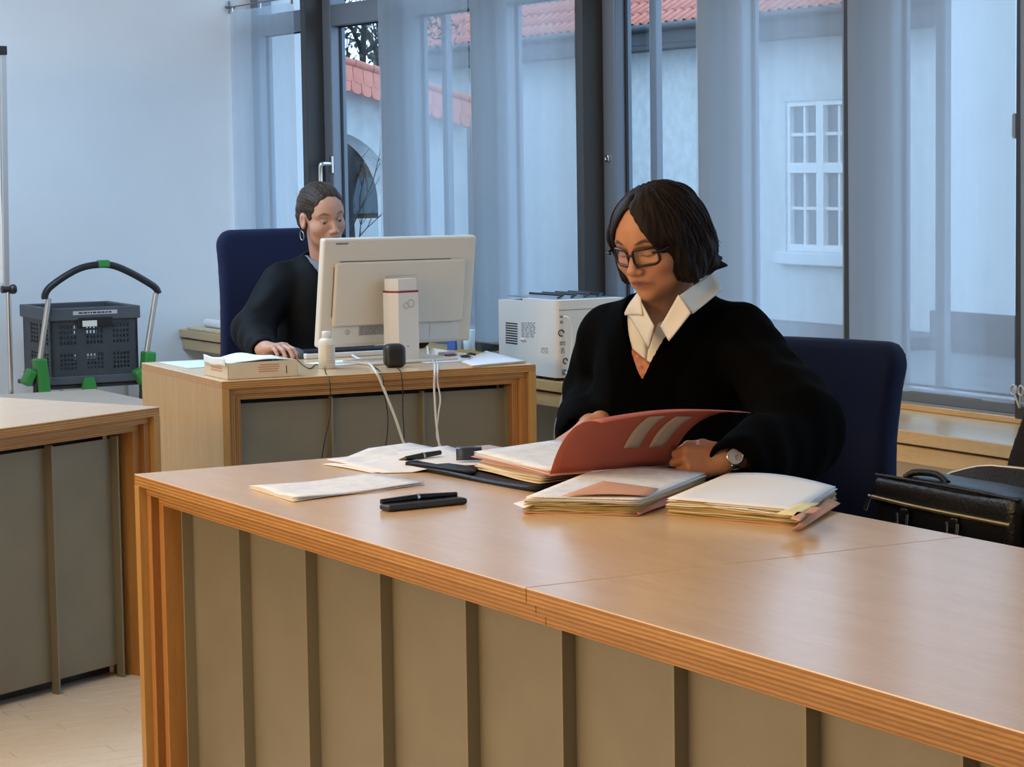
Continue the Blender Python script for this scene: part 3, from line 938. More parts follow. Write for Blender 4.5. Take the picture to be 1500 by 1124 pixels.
# ------------------------------------------------------------------ chairs
def office_chair(name, label, loc, rz, top, width, matn, seat=0.47, tilt=0.10, headw=0.9):
    """faces local +x; tall upholstered back, seat, five-star base"""
    t = thing(name, label, 'chair', loc, rz)
    hb = top - seat + 0.03
    s = Sdf()
    def back(P):
        u = (P[..., 2] - seat) / hb
        x = P[..., 0] + 0.23 + 0.10 * u - 0.10 * (P[..., 1] / width) ** 2 - 0.05 * np.sin(np.clip(u, 0, 1) * 3.1) 
        w = width / 2 * (1 - (1 - headw) * smooth(0.2, 1, u))
        q = np.stack([np.abs(x) - 0.012, np.abs(P[..., 1]) - (w - 0.07), np.abs(P[..., 2] - seat - hb / 2 + 0.02) - (hb / 2 - 0.06)], -1)
        yz = np.linalg.norm(np.maximum(q[..., 1:], 0), axis=-1) + np.minimum(q[..., 1:].max(-1), 0) - 0.045
        d2 = np.stack([q[..., 0], yz], -1)
        return np.linalg.norm(np.maximum(d2, 0), axis=-1) + np.minimum(d2.max(-1), 0) - 0.022
    s._add(back, (-0.25, 0, seat + hb / 2), hb, 0.001, 'u')
    V, F = s.mesh((-0.5, -width / 2 - .06, seat - 0.1), (0.02, width / 2 + .06, top + 0.08), 0.011)
    sdf_obj('backrest', V, F, matn, t)
    s = Sdf(); s.box((0.02, 0, seat - 0.05), (0.24, 0.24, 0.05), rad=0.045)
    V, F = s.mesh((-0.28, -0.28, seat - 0.13), (0.30, 0.28, seat + 0.03), 0.013)
    sdf_obj('seat', V, F, matn, t)
    m = MB(); m.tube([(0, 0, 0.09), (0, 0, seat - 0.09)], 0.028, 10); m.build('gas_column', 'steel', t)
    m = MB(); m.tube([(-0.05, 0, seat - 0.10), (-0.20, 0, seat - 0.09), (-0.31, 0, seat + 0.02), (-0.33, 0, seat + 0.15)], 0.02, 8); m.build('back_bracket', 'black_plastic', t)
    for k in range(5):
        a = k * 2 * math.pi / 5 + 0.3
        m = MB(); m.tube([(0, 0, 0.11), (0.28 * math.cos(a), 0.28 * math.sin(a), 0.075)], [0.028, 0.018], 8)
        lg = m.build('base_arm', 'black_plastic', t)
        m = MB(); m.lathe([(0.03, -0.012), (0.03, 0.012)], 14, M=Matrix.Translation((0.27 * math.cos(a), 0.27 * math.sin(a), 0.031)) @ Matrix.Rotation(a, 4, 'Z') @ Matrix.Rotation(math.pi / 2, 4, 'X'))
        m.build('castor', 'black_plastic', lg)
    return t
# ------------------------------------------------------------------ folding crate trolley and display stand by the end wall
TR = np.array([3.66, 10.20, 0.0])
tr = thing('crate_trolley', 'folding trolley with grey bow handle, green hinges and no load on its lower deck', 'trolley', tuple(TR), math.radians(0))
# side tubes: two aluminium uprights, black grip bow, green catch
gl, gr = ony(71, 440, 9.985) - TR, ony(228, 432, 9.985) - TR
bl, br_ = ony(52, 572, 9.985) - TR, ony(208, 560, 9.985) - TR
for a, b, n_ in ((gl, bl, 'upright'), (gr, br_, 'upright')):
    d = (b - a)
    m = MB(); m.tube([a - d * 0.02, a + d * 0.88], 0.0125, 10); u_ = m.build('upright', 'alu', tr)
    m = MB(); m.tube([a + d * 0.86, Vector((b[0] - 0.02, b[1] + 0.02, 0.10))], 0.016, 8); m.build('lower_tube', 'black_plastic', tr)
    m = MB()
    c = a + d * 0.84; sg = 1 if a is gl else -1
    Mx = Matrix.Translation(c)
    m.bbox(-0.010, -0.035, -0.10, 0.042, 0.035, 0.075, r=0.008, M=Mx @ Matrix.Rotation(-0.09 * sg, 4, 'Y'))
    m.bbox(-0.055, -0.03, -0.06, -0.012, 0.03, 0.015, r=0.012, M=Mx @ Matrix.Rotation(0.5 * sg, 4, 'Y'))
    m.build('hinge', 'green_plastic', tr)
gp = [ony(x, y, 9.985) - TR for x, y in ((66, 438), (66, 432), (73, 421), (95, 405), (118, 393), (142, 388), (165, 389), (190, 399), (215, 413), (228, 422), (232, 430))]
m = MB(); m.tube(spline(gp, 5), 0.0155, 10); m.build('grip', 'black_plastic', tr)
gm = ony(151, 387, 9.985) - TR
m = MB(); m.bbox(gm[0] - 0.026, gm[1] - 0.02, gm[2] - 0.014, gm[0] + 0.026, gm[1] + 0.02, gm[2] + 0.018, r=0.006); m.build('release_button', 'green_plastic', tr)
for z in (0.13, 0.469):
    m = MB(); m.bbox(-0.25, -0.165, z - 0.02, 0.24, 0.26, z, r=0.006); m.build('deck', 'dark_plastic', tr)
m = MB()
cc = ony(131, 563, 10.0) - TR
m.prism([(-0.022, 0.03), (0.022, 0.03), (0.040, -0.05), (-0.040, -0.05)], -0.01, 0.01, M=Matrix.Translation((cc[0], -0.195, cc[2])) @ Matrix.Rotation(math.pi / 2, 4, 'X'))
m.build('catch', 'green_plastic', tr)
for sx in (-0.19, 0.24):
    for sy in (-0.16, 0.18):
        m = MB(); m.lathe([(0.045, -0.014), (0.05, -0.008), (0.05, 0.008), (0.045, 0.014)], 16, M=Matrix.Translation((sx, sy, 0.05)) @ Matrix.Rotation(math.pi / 2, 4, 'X')); m.build('wheel', 'black_plastic', tr)
        m = MB(); m.box(sx - 0.015, sy - 0.02, 0.05, sx + 0.015, sy + 0.02, 0.115); m.build('wheel_fork', 'alu', tr)
        m = MB(); m.tube([(sx, sy, 0.13), (sx, sy, 0.45)], 0.010, 8); m.build('strut', 'alu', tr)
# perforated folding crate on the upper deck
CW, CD, CH = 0.395, 0.44, 0.335
cr = thing('folding_crate', 'dark grey perforated folding crate resting on the trolley', 'crate', (TR[0] - 0.235, TR[1] - 0.175, 0.470), math.radians(-3))
def grid_wall(M, W, H, cols, rows, parent, name, holes):
    """frame with lattice openings: cols x rows fields of small square holes"""
    m = MB(); t = 0.012
    xs = sorted(set([0, W] + [v for a, b in cols for v in (a, b)])); zs = sorted(set([0, H] + [v for a, b in rows for v in (a, b)]))
    for i in range(len(xs) - 1):
        for j in range(len(zs) - 1):
            x0, x1, z0, z1 = xs[i], xs[i + 1], zs[j], zs[j + 1]
            if (x0, x1) in cols and (z0, z1) in rows:
                nx, nz = holes
                px, pz = (x1 - x0) / nx, (z1 - z0) / nz
                for a in range(nx + 1):
                    xx = x0 + a * px; m.box(max(x0, xx - px * .19), 0.002, z0, min(x1, xx + px * .19), t - 0.002, z1, M=M)
                for b in range(nz + 1):
                    zz = z0 + b * pz; m.box(x0, 0.003, max(z0, zz - pz * .20), x1, t - 0.003, min(z1, zz + pz * .20), M=M)
            else:
                m.box(x0, 0, z0, x1, t, z1, M=M)
    return m.build(name, 'dark_plastic', parent)
colsF = [(0.045, 0.135), (0.185, 0.275), (0.325, 0.415)]
colsF = [(a * CW / 0.46, b * CW / 0.46) for a, b in colsF]
rowsF = [(0.06, 0.135), (0.17, 0.262)]
grid_wall(Matrix.Translation((0, 0, 0)), CW, CH - 0.05, colsF, rowsF, cr, 'long_wall', (5, 4))
grid_wall(Matrix.Translation((0, CD - 0.012, 0)), CW, CH - 0.05, [(0.02, CW - 0.02)], rowsF, cr, 'long_wall', (2, 1))
colsS = [(0.04, 0.16), (0.20, 0.32)]
for x in (0.0, CW - 0.012):
    grid_wall(Matrix.Translation((x + 0.012, 0, 0)) @ Matrix.Rotation(math.pi / 2, 4, 'Z'), CD, CH - 0.05, colsS, rowsF, cr, 'short_wall', (3, 5))
m = MB(); m.bbox(-0.005, -0.005, -0.0, CW + 0.005, CD + 0.005, 0.035, r=0.004); m.build('base', 'dark_rim_plastic', cr)
z0, z1 = CH - 0.055, CH
rim = MB()
rim.bbox(-0.010, -0.012, z0, CW + 0.010, 0.016, z1, r=0.004); rim.bbox(-0.010, CD - 0.016, z0, CW + 0.010, CD + 0.012, z1, r=0.004)
rim.bbox(-0.012, -0.010, z0, 0.016, CD + 0.010, z1, r=0.004); rim.bbox(CW - 0.016, -0.010, z0, CW + 0.012, CD + 0.010, z1, r=0.004)
rim.build('rim', 'dark_rim_plastic', cr)
m = MB(); m.bbox(0.12, -0.016, z0 - 0.03, 0.28, 0.0, z0 + 0.012, r=0.004); lt_ = m.build('latch', 'black_plastic', cr)
m = MB(); m.box(0.14, -0.018, z0 - 0.028, 0.205, -0.0155, z0 - 0.002)
m.build('latch_grid', 'offwhite_plastic', lt_)
m = MB(); m.box(0.10, -0.0135, z1 - 0.031, 0.30, -0.012, z1 - 0.014); lb = m.build('name_label', 'label_silver', cr)
m = MB(); rr = random.Random(2); x = 0.125
while x < 0.275:
    ww = rr.uniform(0.006, 0.018); m.box(x, -0.0145, z1 - 0.026, x + ww, -0.0135, z1 - 0.019); x += ww + 0.004
o = m.build('lettering', 'dark_print', lb); o['kind'] = 'stuff'
# display stand leg cut by the frame's edge
ws = thing('board_stand', 'slim aluminium stand with black clamp holding a display board', 'stand', (3.04, 9.5, 0))
b0 = Vector((3.04, 9.5, 0))
def LP(x, y): return Vector(ony(x, y, 9.5)) - b0
m = MB(); a, b = LP(4, 80), LP(9, 420)
d = Vector((0, 0.0, 0))
m.bbox(-0.012, -0.012, 0, 0.014, 0.012, (a - b).length, r=0.002, M=Matrix.Translation(b) @ (a - b).to_track_quat('Z', 'Y').to_matrix().to_4x4())
m.build('upper_profile', 'alu', ws)
a = LP(4, 74)
m = MB(); m.bbox(a.x - 0.02, -0.016, a.z - 0.018, a.x + 0.014, 0.016, a.z + 0.018, r=0.003); m.build('end_cap', 'black_plastic', ws)
a, b = LP(12, 425), LP(17, 640)
m = MB(); m.tube([a, (b.x, b.y, 0.02)], 0.0105, 10); m.build('leg', 'steel', ws)
a = LP(9, 424)
m = MB(); m.tube([(a.x - 0.02, 0, a.z), (a.x + 0.022, 0, a.z)], 0.015, 10); m.lathe([(0.016, 0), (0.02, 0.006), (0.02, 0.018), (0.016, 0.024)], 10, M=Matrix.Translation((a.x + 0.014, -0.01, a.z)) @ Matrix.Rotation(math.pi / 2, 4, 'Y'))
m.build('clamp_knob', 'black_plastic', ws)
m = MB(); m.box(-0.95, 0.005, 0.95, LP(4, 300).x - 0.004, 0.022, 1.88); m.build('board', 'offwhite_plastic', ws)
m = MB(); m.tube([(-0.95, 0, 0.02), (-0.95, 0, 1.9)], 0.0105, 10); m.build('leg', 'steel', ws)
m = MB(); m.bbox(-1.0, -0.25, 0.0, -0.93, 0.25, 0.02, r=0.004); m.build('foot', 'black_plastic', ws)
m = MB(); m.bbox(b.x - 0.02, -0.25, 0.0, b.x + 0.03, 0.25, 0.02, r=0.004); m.build('foot', 'black_plastic', ws)

# ------------------------------------------------------------------ papers on the far end of the sill
for i, (y, l, rr_, lab) in enumerate(((10.35, 0.42, 0.02, 'thin white paper roll lying on the window sill by the corner'), (10.28, 0.40, 0.026, 'thick white paper roll lying on the sill, nearer the window'))):
    m = MB(); x = 4.37 + 0.06 * i
    m.tube([(x, y - l / 2, SILL + rr_ + 0.014), (x + 0.01, y + l / 2, SILL + rr_ + 0.014)], rr_, 12)
    o = m.build('paper_roll', 'paper', None); tag(o, lab, 'paper')
m = MB()
m.bbox(4.31, 10.05, SILL + 0.0005, 4.52, 10.64, SILL + 0.0135, r=0.003)
tag(m.build('document_stack', 'paper_cream', None), 'flat stack of documents under the paper rolls on the sill', 'papers')

# ------------------------------------------------------------------ printer on the sill
PX0, PX1, PY0, PY1, PZ0, PZ1 = 4.30, 4.585, 7.185, 7.60, SILL + 0.012, SILL + 0.285
pr = thing('laser_printer', 'white laser printer standing on the window sill behind the clerk\'s desk', 'printer', ((PX0 + PX1) / 2, (PY0 + PY1) / 2, SILL))
m = MB()
r_ = 0.03
prof = [(PX0 + r_ - r_ * math.cos(a), PY0 + r_ - r_ * math.sin(a)) for a in [k * math.pi / 2 / 5 for k in range(6)]]
m.prism(prof + [(PX1, PY0), (PX1, PY0 + 0.24), (PX0, PY0 + 0.24)], PZ0, PZ1, smooth=False)
m.prism([(PX0, PY0 + 0.24), (PX1, PY0 + 0.24), (PX1, PY1), (PX0, PY1)], PZ0, PZ1 - 0.012)
m.build('housing', 'offwhite_plastic', pr, world=True)
for sx in (PX0 + 0.03, PX1 - 0.04):
    for sy in (PY0 + 0.04, PY1 - 0.05):
        m = MB(); m.lathe([(0.012, 0), (0.012, 0.014)], 10, c=(sx, sy, SILL)); m.build('foot', 'black_plastic', pr, world=True)
m = MB(); m.box(PX0 + 0.03, PY0 + 0.06, PZ1 - 0.0005, PX1 - 0.01, PY1 - 0.02, PZ1 + 0.0015); m.build('output_tray', 'frame_grey', pr, world=True)
for k in range(4):
    m = MB(); x = PX0 + 0.06 + 0.055 * k
    m.tube([(x, PY0 + 0.09, PZ1 + 0.004), (x + 0.045, PY0 + 0.13, PZ1 + 0.010), (x + 0.05, PY1 - 0.04, PZ1 + 0.008)], 0.004, 6); m.build('tray_rib', 'black_plastic', pr, world=True)
def facex(px, py): p = onx(px, py, PX0); return p[1], p[2]
def facey(px, py): p = ony(px, py, PY0); return p[0], p[2]
for k in range(9):
    y1_, z_ = facex(741, 473 + 3.6 * k); y0_, _ = facex(758, 473 + 3.6 * k)
    m = MB(); m.box(PX0 - 0.0012, y0_, z_ - 0.0022, PX0 + 0.002, y1_, z_ + 0.0022); m.build('vent_slot', 'dark_print', pr, world=True)
rr = random.Random(3)
def print_rows(mb, face, x0, y0, x1, y1, rows, plane):
    for k in range(rows):
        yy = y0 + (y1 - y0) * (k + .5) / rows; xx = x0
        while xx < x1 - 1:
            w_ = rr.uniform(1.5, 6)
            a, za = face(xx, yy - (y1 - y0) / rows * .3); b, zb = face(min(xx + w_, x1), yy + (y1 - y0) / rows * .3)
            if plane == 'x': mb.box(PX0 - 0.0008, min(a, b), min(za, zb), PX0 + 0.001, max(a, b), max(za, zb))
            else: mb.box(min(a, b), PY0 - 0.0008, min(za, zb), max(a, b), PY0 + 0.001, max(za, zb))
            xx += w_ + rr.uniform(0.8, 2)
m = MB(); print_rows(m, facex, 764, 472, 784, 495, 8, 'x'); print_rows(m, facex, 793, 509, 803, 518, 4, 'x')
o = m.build('rating_print', 'grey_print', pr, world=True); o['kind'] = 'stuff'
m = MB(); print_rows(m, facey, 820, 500, 828, 506, 2, 'y'); print_rows(m, facey, 822, 510, 827, 518, 3, 'y'); print_rows(m, facey, 846, 502, 850, 508, 2, 'y'); print_rows(m, facey, 846, 520, 850, 530, 2, 'y')
o = m.build('port_print', 'grey_print', pr, world=True); o['kind'] = 'stuff'
for px, py, R in ((822, 488, 0.011), (828, 529, 0.009)):
    a, z = facey(px, py)
    m = MB(); m.tube([(a + R * math.cos(q), PY0 - 0.001, z + R * math.sin(q)) for q in [k * math.pi / 8 for k in range(14)]], 0.0022, 6); m.build('warning_ring', 'dark_print', pr, world=True)
for px, py, w_, h_ in ((822, 464, .012, .008), (822, 472, .010, .010), (826, 545, .017, .020)):
    a, z = facey(px, py)
    m = MB(); m.bbox(a - w_ / 2, PY0 - 0.004, z - h_ / 2, a + w_ / 2, PY0 + 0.002, z + h_ / 2, r=0.002); m.build('socket', 'grey_print', pr, world=True)
a, z = facey(826, 455)
m = MB(); m.box(a - 0.02, PY0 - 0.001, z, PX1, PY0 + 0.001, z + 0.0025); m.build('cover_seam', 'grey_print', pr, world=True)
y_, z_ = facex(764, 497)
m = MB(); m.bbox(PX0 - 0.006, y_ - 0.03, z_ - 0.004, PX0 + 0.002, y_ + 0.005, z_ + 0.004, r=0.002); m.build('tab', 'white_plastic', pr, world=True)
pts = [(facey(824, 464)[0], PY0 - 0.008, facey(824, 464)[1])] + [tuple(ony(x, y, PY0 - 0.03)) for x, y in ((833, 466), (838, 485), (837, 515), (832, 545), (826, 570), (818, 605), (812, 640))]
pts += [(pts[-1][0] - 0.01, pts[-1][1], 0.15), (pts[-1][0] + 0.02, pts[-1][1], 0.006), (pts[-1][0] + 0.12, pts[-1][1], 0.006)]
m = MB(); m.tube(spline(pts, 6), 0.003, 6)
o = m.build('printer_cable', 'offwhite_plastic', None); tag(o, 'pale data cable looping down the back of the white printer', 'cable')
pts = [(facey(827, 546)[0], PY0 - 0.008, facey(827, 546)[1])] + [tuple(ony(x, y, PY0 - 0.05)) for x, y in ((835, 552), (836, 562), (829, 590), (822, 615), (820, 645))]
pts += [(pts[-1][0] - 0.005, pts[-1][1], 0.15), (pts[-1][0] + 0.03, pts[-1][1] - 0.03, 0.006), (pts[-1][0] + 0.12, pts[-1][1] - 0.06, 0.006)]
m = MB(); m.tube(spline(pts, 6), 0.0035, 6)
o = m.build('power_cable', 'offwhite_plastic', None); tag(o, 'pale power cord hanging from the lower socket of the white printer', 'cable')
# ------------------------------------------------------------------ chairs in use
JR = math.radians(208)       # the way the judge sits
chairJ = office_chair('office_chair', 'navy blue upholstered office chair with the judge in the robe sitting on it', (3.17, 4.47, 0), math.radians(197), 0.965, 0.56, 'chair_blue')
chairC = office_chair('office_chair', 'tall navy blue office chair behind the monitor with the clerk sitting on it', (3.79, 8.10, 0), math.radians(268), 1.155, 0.60, 'chair_blue', seat=0.47)
chairR = office_chair('office_chair', 'dark office chair with the black leather bag on its seat', (3.02, 3.40, 0), math.radians(180), 0.97, 0.50, 'chair_dark', tilt=0.1)

# ------------------------------------------------------------------ black leather briefcase bag standing on the chair
BG = np.array([2.90, 3.40, 0.47])
bag = thing('leather_bag', 'black leather briefcase bag with zip and brass loops behind the desk', 'bag', (2.965, 3.40, 0.47), math.radians(-1))
# local: y along the long side, front face towards -x
s = Sdf(); s.box((0.085, 0, 0.155), (0.085, 0.335, 0.155), rad=0.05)
s.disp = lambda P: 0.004 * wob(P, 18, 3)
V, F = s.mesh((-0.03, -0.40, -0.02), (0.21, 0.40, 0.35), 0.008); sdf_obj('body', V, F, 'leather', bag)
s = Sdf(); s.box((-0.004, 0.105, 0.165), (0.022, 0.215, 0.150), rad=0.02)
s.disp = lambda P: 0.003 * wob(P, 25, 5)
V, F = s.mesh((-0.05, -0.16, 0.0), (0.04, 0.36, 0.34), 0.007); sdf_obj('front_pocket', V, F, 'leather', bag)
m = MB(); m.tube(spline([(-0.028, 0.31, 0.272), (-0.030, 0.15, 0.268), (-0.028, -0.10, 0.266)], 6), 0.0045, 6); zp = m.build('zip', 'brass', bag)
m = MB(); m.bbox(-0.005, -0.004, -0.035, 0.001, 0.004, 0.0, r=0.002, M=Matrix.Translation((-0.024, 0.322, 0.274)) @ Matrix.Rotation(0.45, 4, 'X')); m.build('zip_pull', 'steel', zp)
m = MB(); m.tube(spline([(-0.015, 0.315, 0.314), (-0.02, 0.10, 0.316), (-0.015, -0.11, 0.312)], 5), 0.004, 6); m.build('piping', 'leather', bag)
for yy in (0.205, 0.055):
    m = MB(); m.tube([(-0.036, yy + 0.016, 0.252), (-0.038, yy + 0.015, 0.212), (-0.038, yy - 0.015, 0.212), (-0.036, yy - 0.016, 0.252)], 0.0042, 6); m.build('strap_loop', 'steel', bag)
    m = MB(); m.bbox(-0.034, yy - 0.012, 0.238, -0.022, yy + 0.012, 0.262, r=0.004); m.build('loop_tab', 'leather', bag)
m = MB(); m.tube(spline([(0.01, -0.125, 0.312), (-0.012, -0.135, 0.29), (-0.014, -0.135, 0.16), (-0.01, -0.13, 0.02)], 5), 0.0035, 6); m.build('side_zip', 'brass', bag)
m = MB(); m.tube(spline([(0.01, -0.145, 0.312), (-0.010, -0.152, 0.29), (-0.012, -0.152, 0.16), (-0.008, -0.15, 0.02)], 5), 0.0035, 6); m.build('side_zip', 'brass', bag)
# open mouth at the back: a raised flap of leather with a zip rim
P = []
for a in np.linspace(0, 1, 22):
    row = []
    for b in np.linspace(0, 1, 6):
        y = 0.31 - 0.62 * a
        hh = 0.036 * min(1.0, a * 6.0) ** 0.7 - 0.012 * max(0, a - 0.4)
        row.append((0.09 + 0.06 * math.sin(math.pi * a) * b + 0.05, y, 0.295 + hh * b))
    P.append(row)
m = MB(); m.sheet(P, 0.005); fl = m.build('open_flap', 'leather', bag)
m = MB(); m.tube([p[-1] for p in P], 0.004, 6); m.build('flap_zip', 'alu', fl)
m = MB(); m.tube(spline([(0.035, 0.29, 0.306), (0.05, 0.275, 0.318), (0.06, 0.22, 0.319), (0.055, 0.18, 0.306)], 6), 0.007, 8); m.build('handle', 'leather', bag)

# ------------------------------------------------------------------ things on the judge's desk
DZ = 0.7502
def W(x, y, z=DZ): return Vector(onz(x, y, z))
def paper_patch(px, n=10, lift=None, z=DZ):
    """grid spanned by four photo corners on the desk plane (a,b,c,d in order)"""
    a, b, c, d = [np.array(onz(x, y, z)) for x, y in px]
    P = np.zeros((n, n, 3))
    for i in range(n):
        for j in range(n):
            u, v = i / (n - 1), j / (n - 1)
            P[i, j] = a * (1 - u) * (1 - v) + b * u * (1 - v) + c * u * v + d * (1 - u) * v
            if lift: P[i, j, 2] += lift(u, v)
    return P
# stapled document
t = thing('stapled_document', 'stapled printed document lying alone near the desk\'s end', 'document', tuple(W(490, 715)))
for k in range(3):
    P = paper_patch(((365, 716), (430, 736), (622, 711), (548, 698)), 12, lambda u, v: 0.001 + 0.0016 * k + 0.003 * (1 - v) * abs(math.sin(u * 5)) * (k + .3) / 2 + 0.002 * math.sin(v * 6 + k))
    m = MB(); m.sheet(P, 0.0008); m.build('sheet', 'paper_print_y' if k == 2 else 'paper', t, world=True)
m = MB(); c = W(428, 731, DZ + 0.009); m.tube([c, c + Vector((0.012, 0.01, 0))], 0.0007, 5); m.build('staple', 'steel', t, world=True)
# loose sheets under the fountain pen
t = thing('loose_sheets', 'loose white sheets lying under the fountain pen', 'papers', tuple(W(560, 675)))
for k, q in enumerate((((472, 681), (545, 694), (700, 678), (600, 664)), ((500, 684), (560, 694), (735, 690), (655, 664)), ((478, 678), (548, 689), (690, 676), (600, 661)))):
    P = paper_patch(q, 9, lambda u, v: 0.001 + 0.002 * k + 0.002 * math.sin(u * 3 + k) + 0.0125 * float(smooth(0.25, 0.5, v)) * (0.35 if k == 0 else 1))
    m = MB(); m.sheet(P, 0.0008); m.build('sheet', 'paper_print_y' if k == 2 else 'paper', t, world=True)
# fountain pen
a, b = W(584, 674, DZ + 0.020), W(645, 663, DZ + 0.026)
t = thing('fountain_pen', 'dark fountain pen lying on the loose white sheets', 'pen', tuple(a))
d = (b - a)
m = MB(); m.tube([a + d * 0.16, a + d * 0.58, a + d * 1.0], [0.0052, 0.0065, 0.0052], 12); m.build('barrel', 'black_plastic', t, world=True)
m = MB(); m.tube([a, a + d * 0.07, a + d * 0.17], [0.0008, 0.003, 0.0042], 8); m.build('nib', 'brass', t, world=True)
m = MB(); m.tube([a + d * 0.56, a + d * 0.60], 0.0070, 12); m.build('band', 'steel', t, world=True)
# curved dark clip
c0 = W(687, 674, DZ + 0.017)
t = thing('cap_holder', 'small curved dark blue clip lying on the loose sheets beside the portfolio', 'clip', tuple(c0), math.radians(-118))
P = []
for a in np.linspace(0, 1, 12):
    an = math.pi * (0.02 + 0.62 * (1 - a))
    P.append([(-0.020 + 0.046 * a + 0.004, y, 0.002 + 0.024 * math.sin(math.pi * (0.08 + 0.42 * min(1, (1 - a) * 1.6))) * (0.25 + 0.75 * min(1, (1.15 - a) * 1.6))) for y in np.linspace(-0.028, 0.028, 4)])
m = MB(); m.sheet(P, 0.0035); m.build('shell', 'navy_plastic', t)
m = MB(); m.bbox(0.000, -0.014, 0.0165, 0.010, 0.016, 0.0185, r=0.0006, M=Matrix.Rotation(0.42, 4, 'Y')); m.build('name_plate', 'alu', t)
# pen case
a, b = W(556, 748), W(672, 736)
d = b - a; L = d.length; ang = math.atan2(d.y, d.x)
t = thing('pen_case', 'slim black pen case lying alone on the bare desk top', 'pen case', tuple(a), ang)
m = MB(); m.bbox(0, -0.036, 0.0, L, 0.004, 0.013, r=0.006, seg=3); m.build('case', 'black_plastic', t)
m = MB(); m.tube([(0.004, 0.0, 0.016), (L * .5, 0.0, 0.018), (L * 0.97, 0.0, 0.016)], [0.0055, 0.0065, 0.005], 10); p_ = m.build('pen', 'leather', t)
m = MB(); m.tube([(L * .46, 0.0, 0.018), (L * .49, 0.0, 0.018)], 0.0072, 10); m.build('band', 'steel', p_)
# open leather portfolio with papers
t = thing('portfolio', 'flat black leather portfolio lying open under papers and the red folder', 'portfolio', tuple(W(780, 700)))
P = paper_patch(((596, 687), (783, 722), (958, 694), (740, 668)), 12, lambda u, v: 0.004 + 0.002 * math.sin(u * 7))
m = MB(); m.sheet(P, 0.007); m.build('cover', 'portfolio_leather', t, world=True)
P = paper_patch(((594, 687), (694, 702), (700, 695), (606, 681)), 8, lambda u, v: 0.011 + 0.001 * u)
m = MB(); m.sheet(P, 0.007); m.build('spine', 'portfolio_leather', t, world=True)
t = thing('paper_bundle', 'cream and white paper bundle sticking out beneath the red folder', 'papers', tuple(W(780, 700, 0.76)))
for k in range(6):
    q = ((692 + 3 * k, 694 - k), (790 + 2 * k, 716 - 1.2 * k), (952 - 3 * k, 694 - k), (760, 670))
    P = paper_patch(q, 10, lambda u, v: 0.0105 + 0.0028 * k + 0.0015 * math.sin(6 * u + k), z=DZ)
    m = MB(); m.sheet(P, 0.0010); m.build('sheet', 'paper_cream' if k in (0, 1, 3) else ('paper_print_y' if k == 5 else 'paper'), t, world=True)
# red folder: base with white pages, cover being turned
FZ = 0.7815
bl_, br2 = np.array(onz(806, 697, FZ)), np.array(onz(982, 684, FZ))
ul_, ur_ = np.array(onz(690, 669, FZ)), np.array(onz(818, 652, FZ))
t = thing('red_folder', 'red cardboard folder with two paper labels being leafed through by the judge', 'folder', tuple(bl_))
def quad(a, b, c, d, n=10, lift=None):
    P = np.zeros((n, n, 3))
    for i in range(n):
        for j in range(n):
            u, v = i / (n - 1), j / (n - 1)
            P[i, j] = a * (1 - u) * (1 - v) + b * u * (1 - v) + c * u * v + d * (1 - u) * v
            if lift: P[i, j, 2] += lift(u, v)
    return P
m = MB(); m.sheet(quad(bl_, br2, ur_, ul_), 0.0016); m.build('base_cover', 'folder_pink', t, world=True)
for k in range(5):
    m = MB(); e = 0.006 + 0.002 * k
    P = quad(bl_ + (ul_ - bl_) * 0.03, br2, ur_, ul_ + (bl_ - ul_) * 0.04, 8, lambda u, v: 0.0022 + 0.0022 * k + (0.0015 * math.sin(3 * v + k)))
    m.sheet(P, 0.0009); m.build('page', 'folder_pink' if k == 1 else ('paper_print_x' if k == 4 else 'paper'), t, world=True)
n1, n2 = 16, 14
P = np.zeros((n1, n2, 3))
for i in range(n1):
    for j in range(n2):
        u, v = i / (n1 - 1), j / (n2 - 1)
        base = bl_ * (1 - u) + br2 * u + np.array([0, 0, 0.004])
        lean = np.array([0.02 + 0.065 * u * v, -0.165, 0.0]) * (0.5 * v + 0.5 * (1 - math.cos(v * 1.75)) / 1.18)
        up = np.array([0, 0, 0.118 + 0.012 * math.sin(u * math.pi)]) * math.sin(v * 1.75) * (1 - 0.0 * u)
        P[i, j] = base + lean + up
m = MB(); m.sheet(P, 0.0014); cv = m.build('turned_cover', 'folder_red', t, world=True)
def onP(u, v):
    i, j = u * (n1 - 1), v * (n2 - 1); a, b = int(min(i, n1 - 2)), int(min(j, n2 - 2)); fi, fj = i - a, j - b
    return P[a, b] * (1 - fi) * (1 - fj) + P[a + 1, b] * fi * (1 - fj) + P[a + 1, b + 1] * fi * fj + P[a, b + 1] * (1 - fi) * fj
for u0 in (0.55, 0.76):
    S = np.array([[onP(u0 + 0.13 * a, 0.20 + 0.42 * b) + np.array([-0.0014, -0.0014, -0.0008]) * 1.2 for b in np.linspace(0, 1, 8)] for a in np.linspace(0, 1, 4)])
    m = MB(); m.sheet(S, 0.0006); m.build('paper_label', 'folder_label', t, world=True)
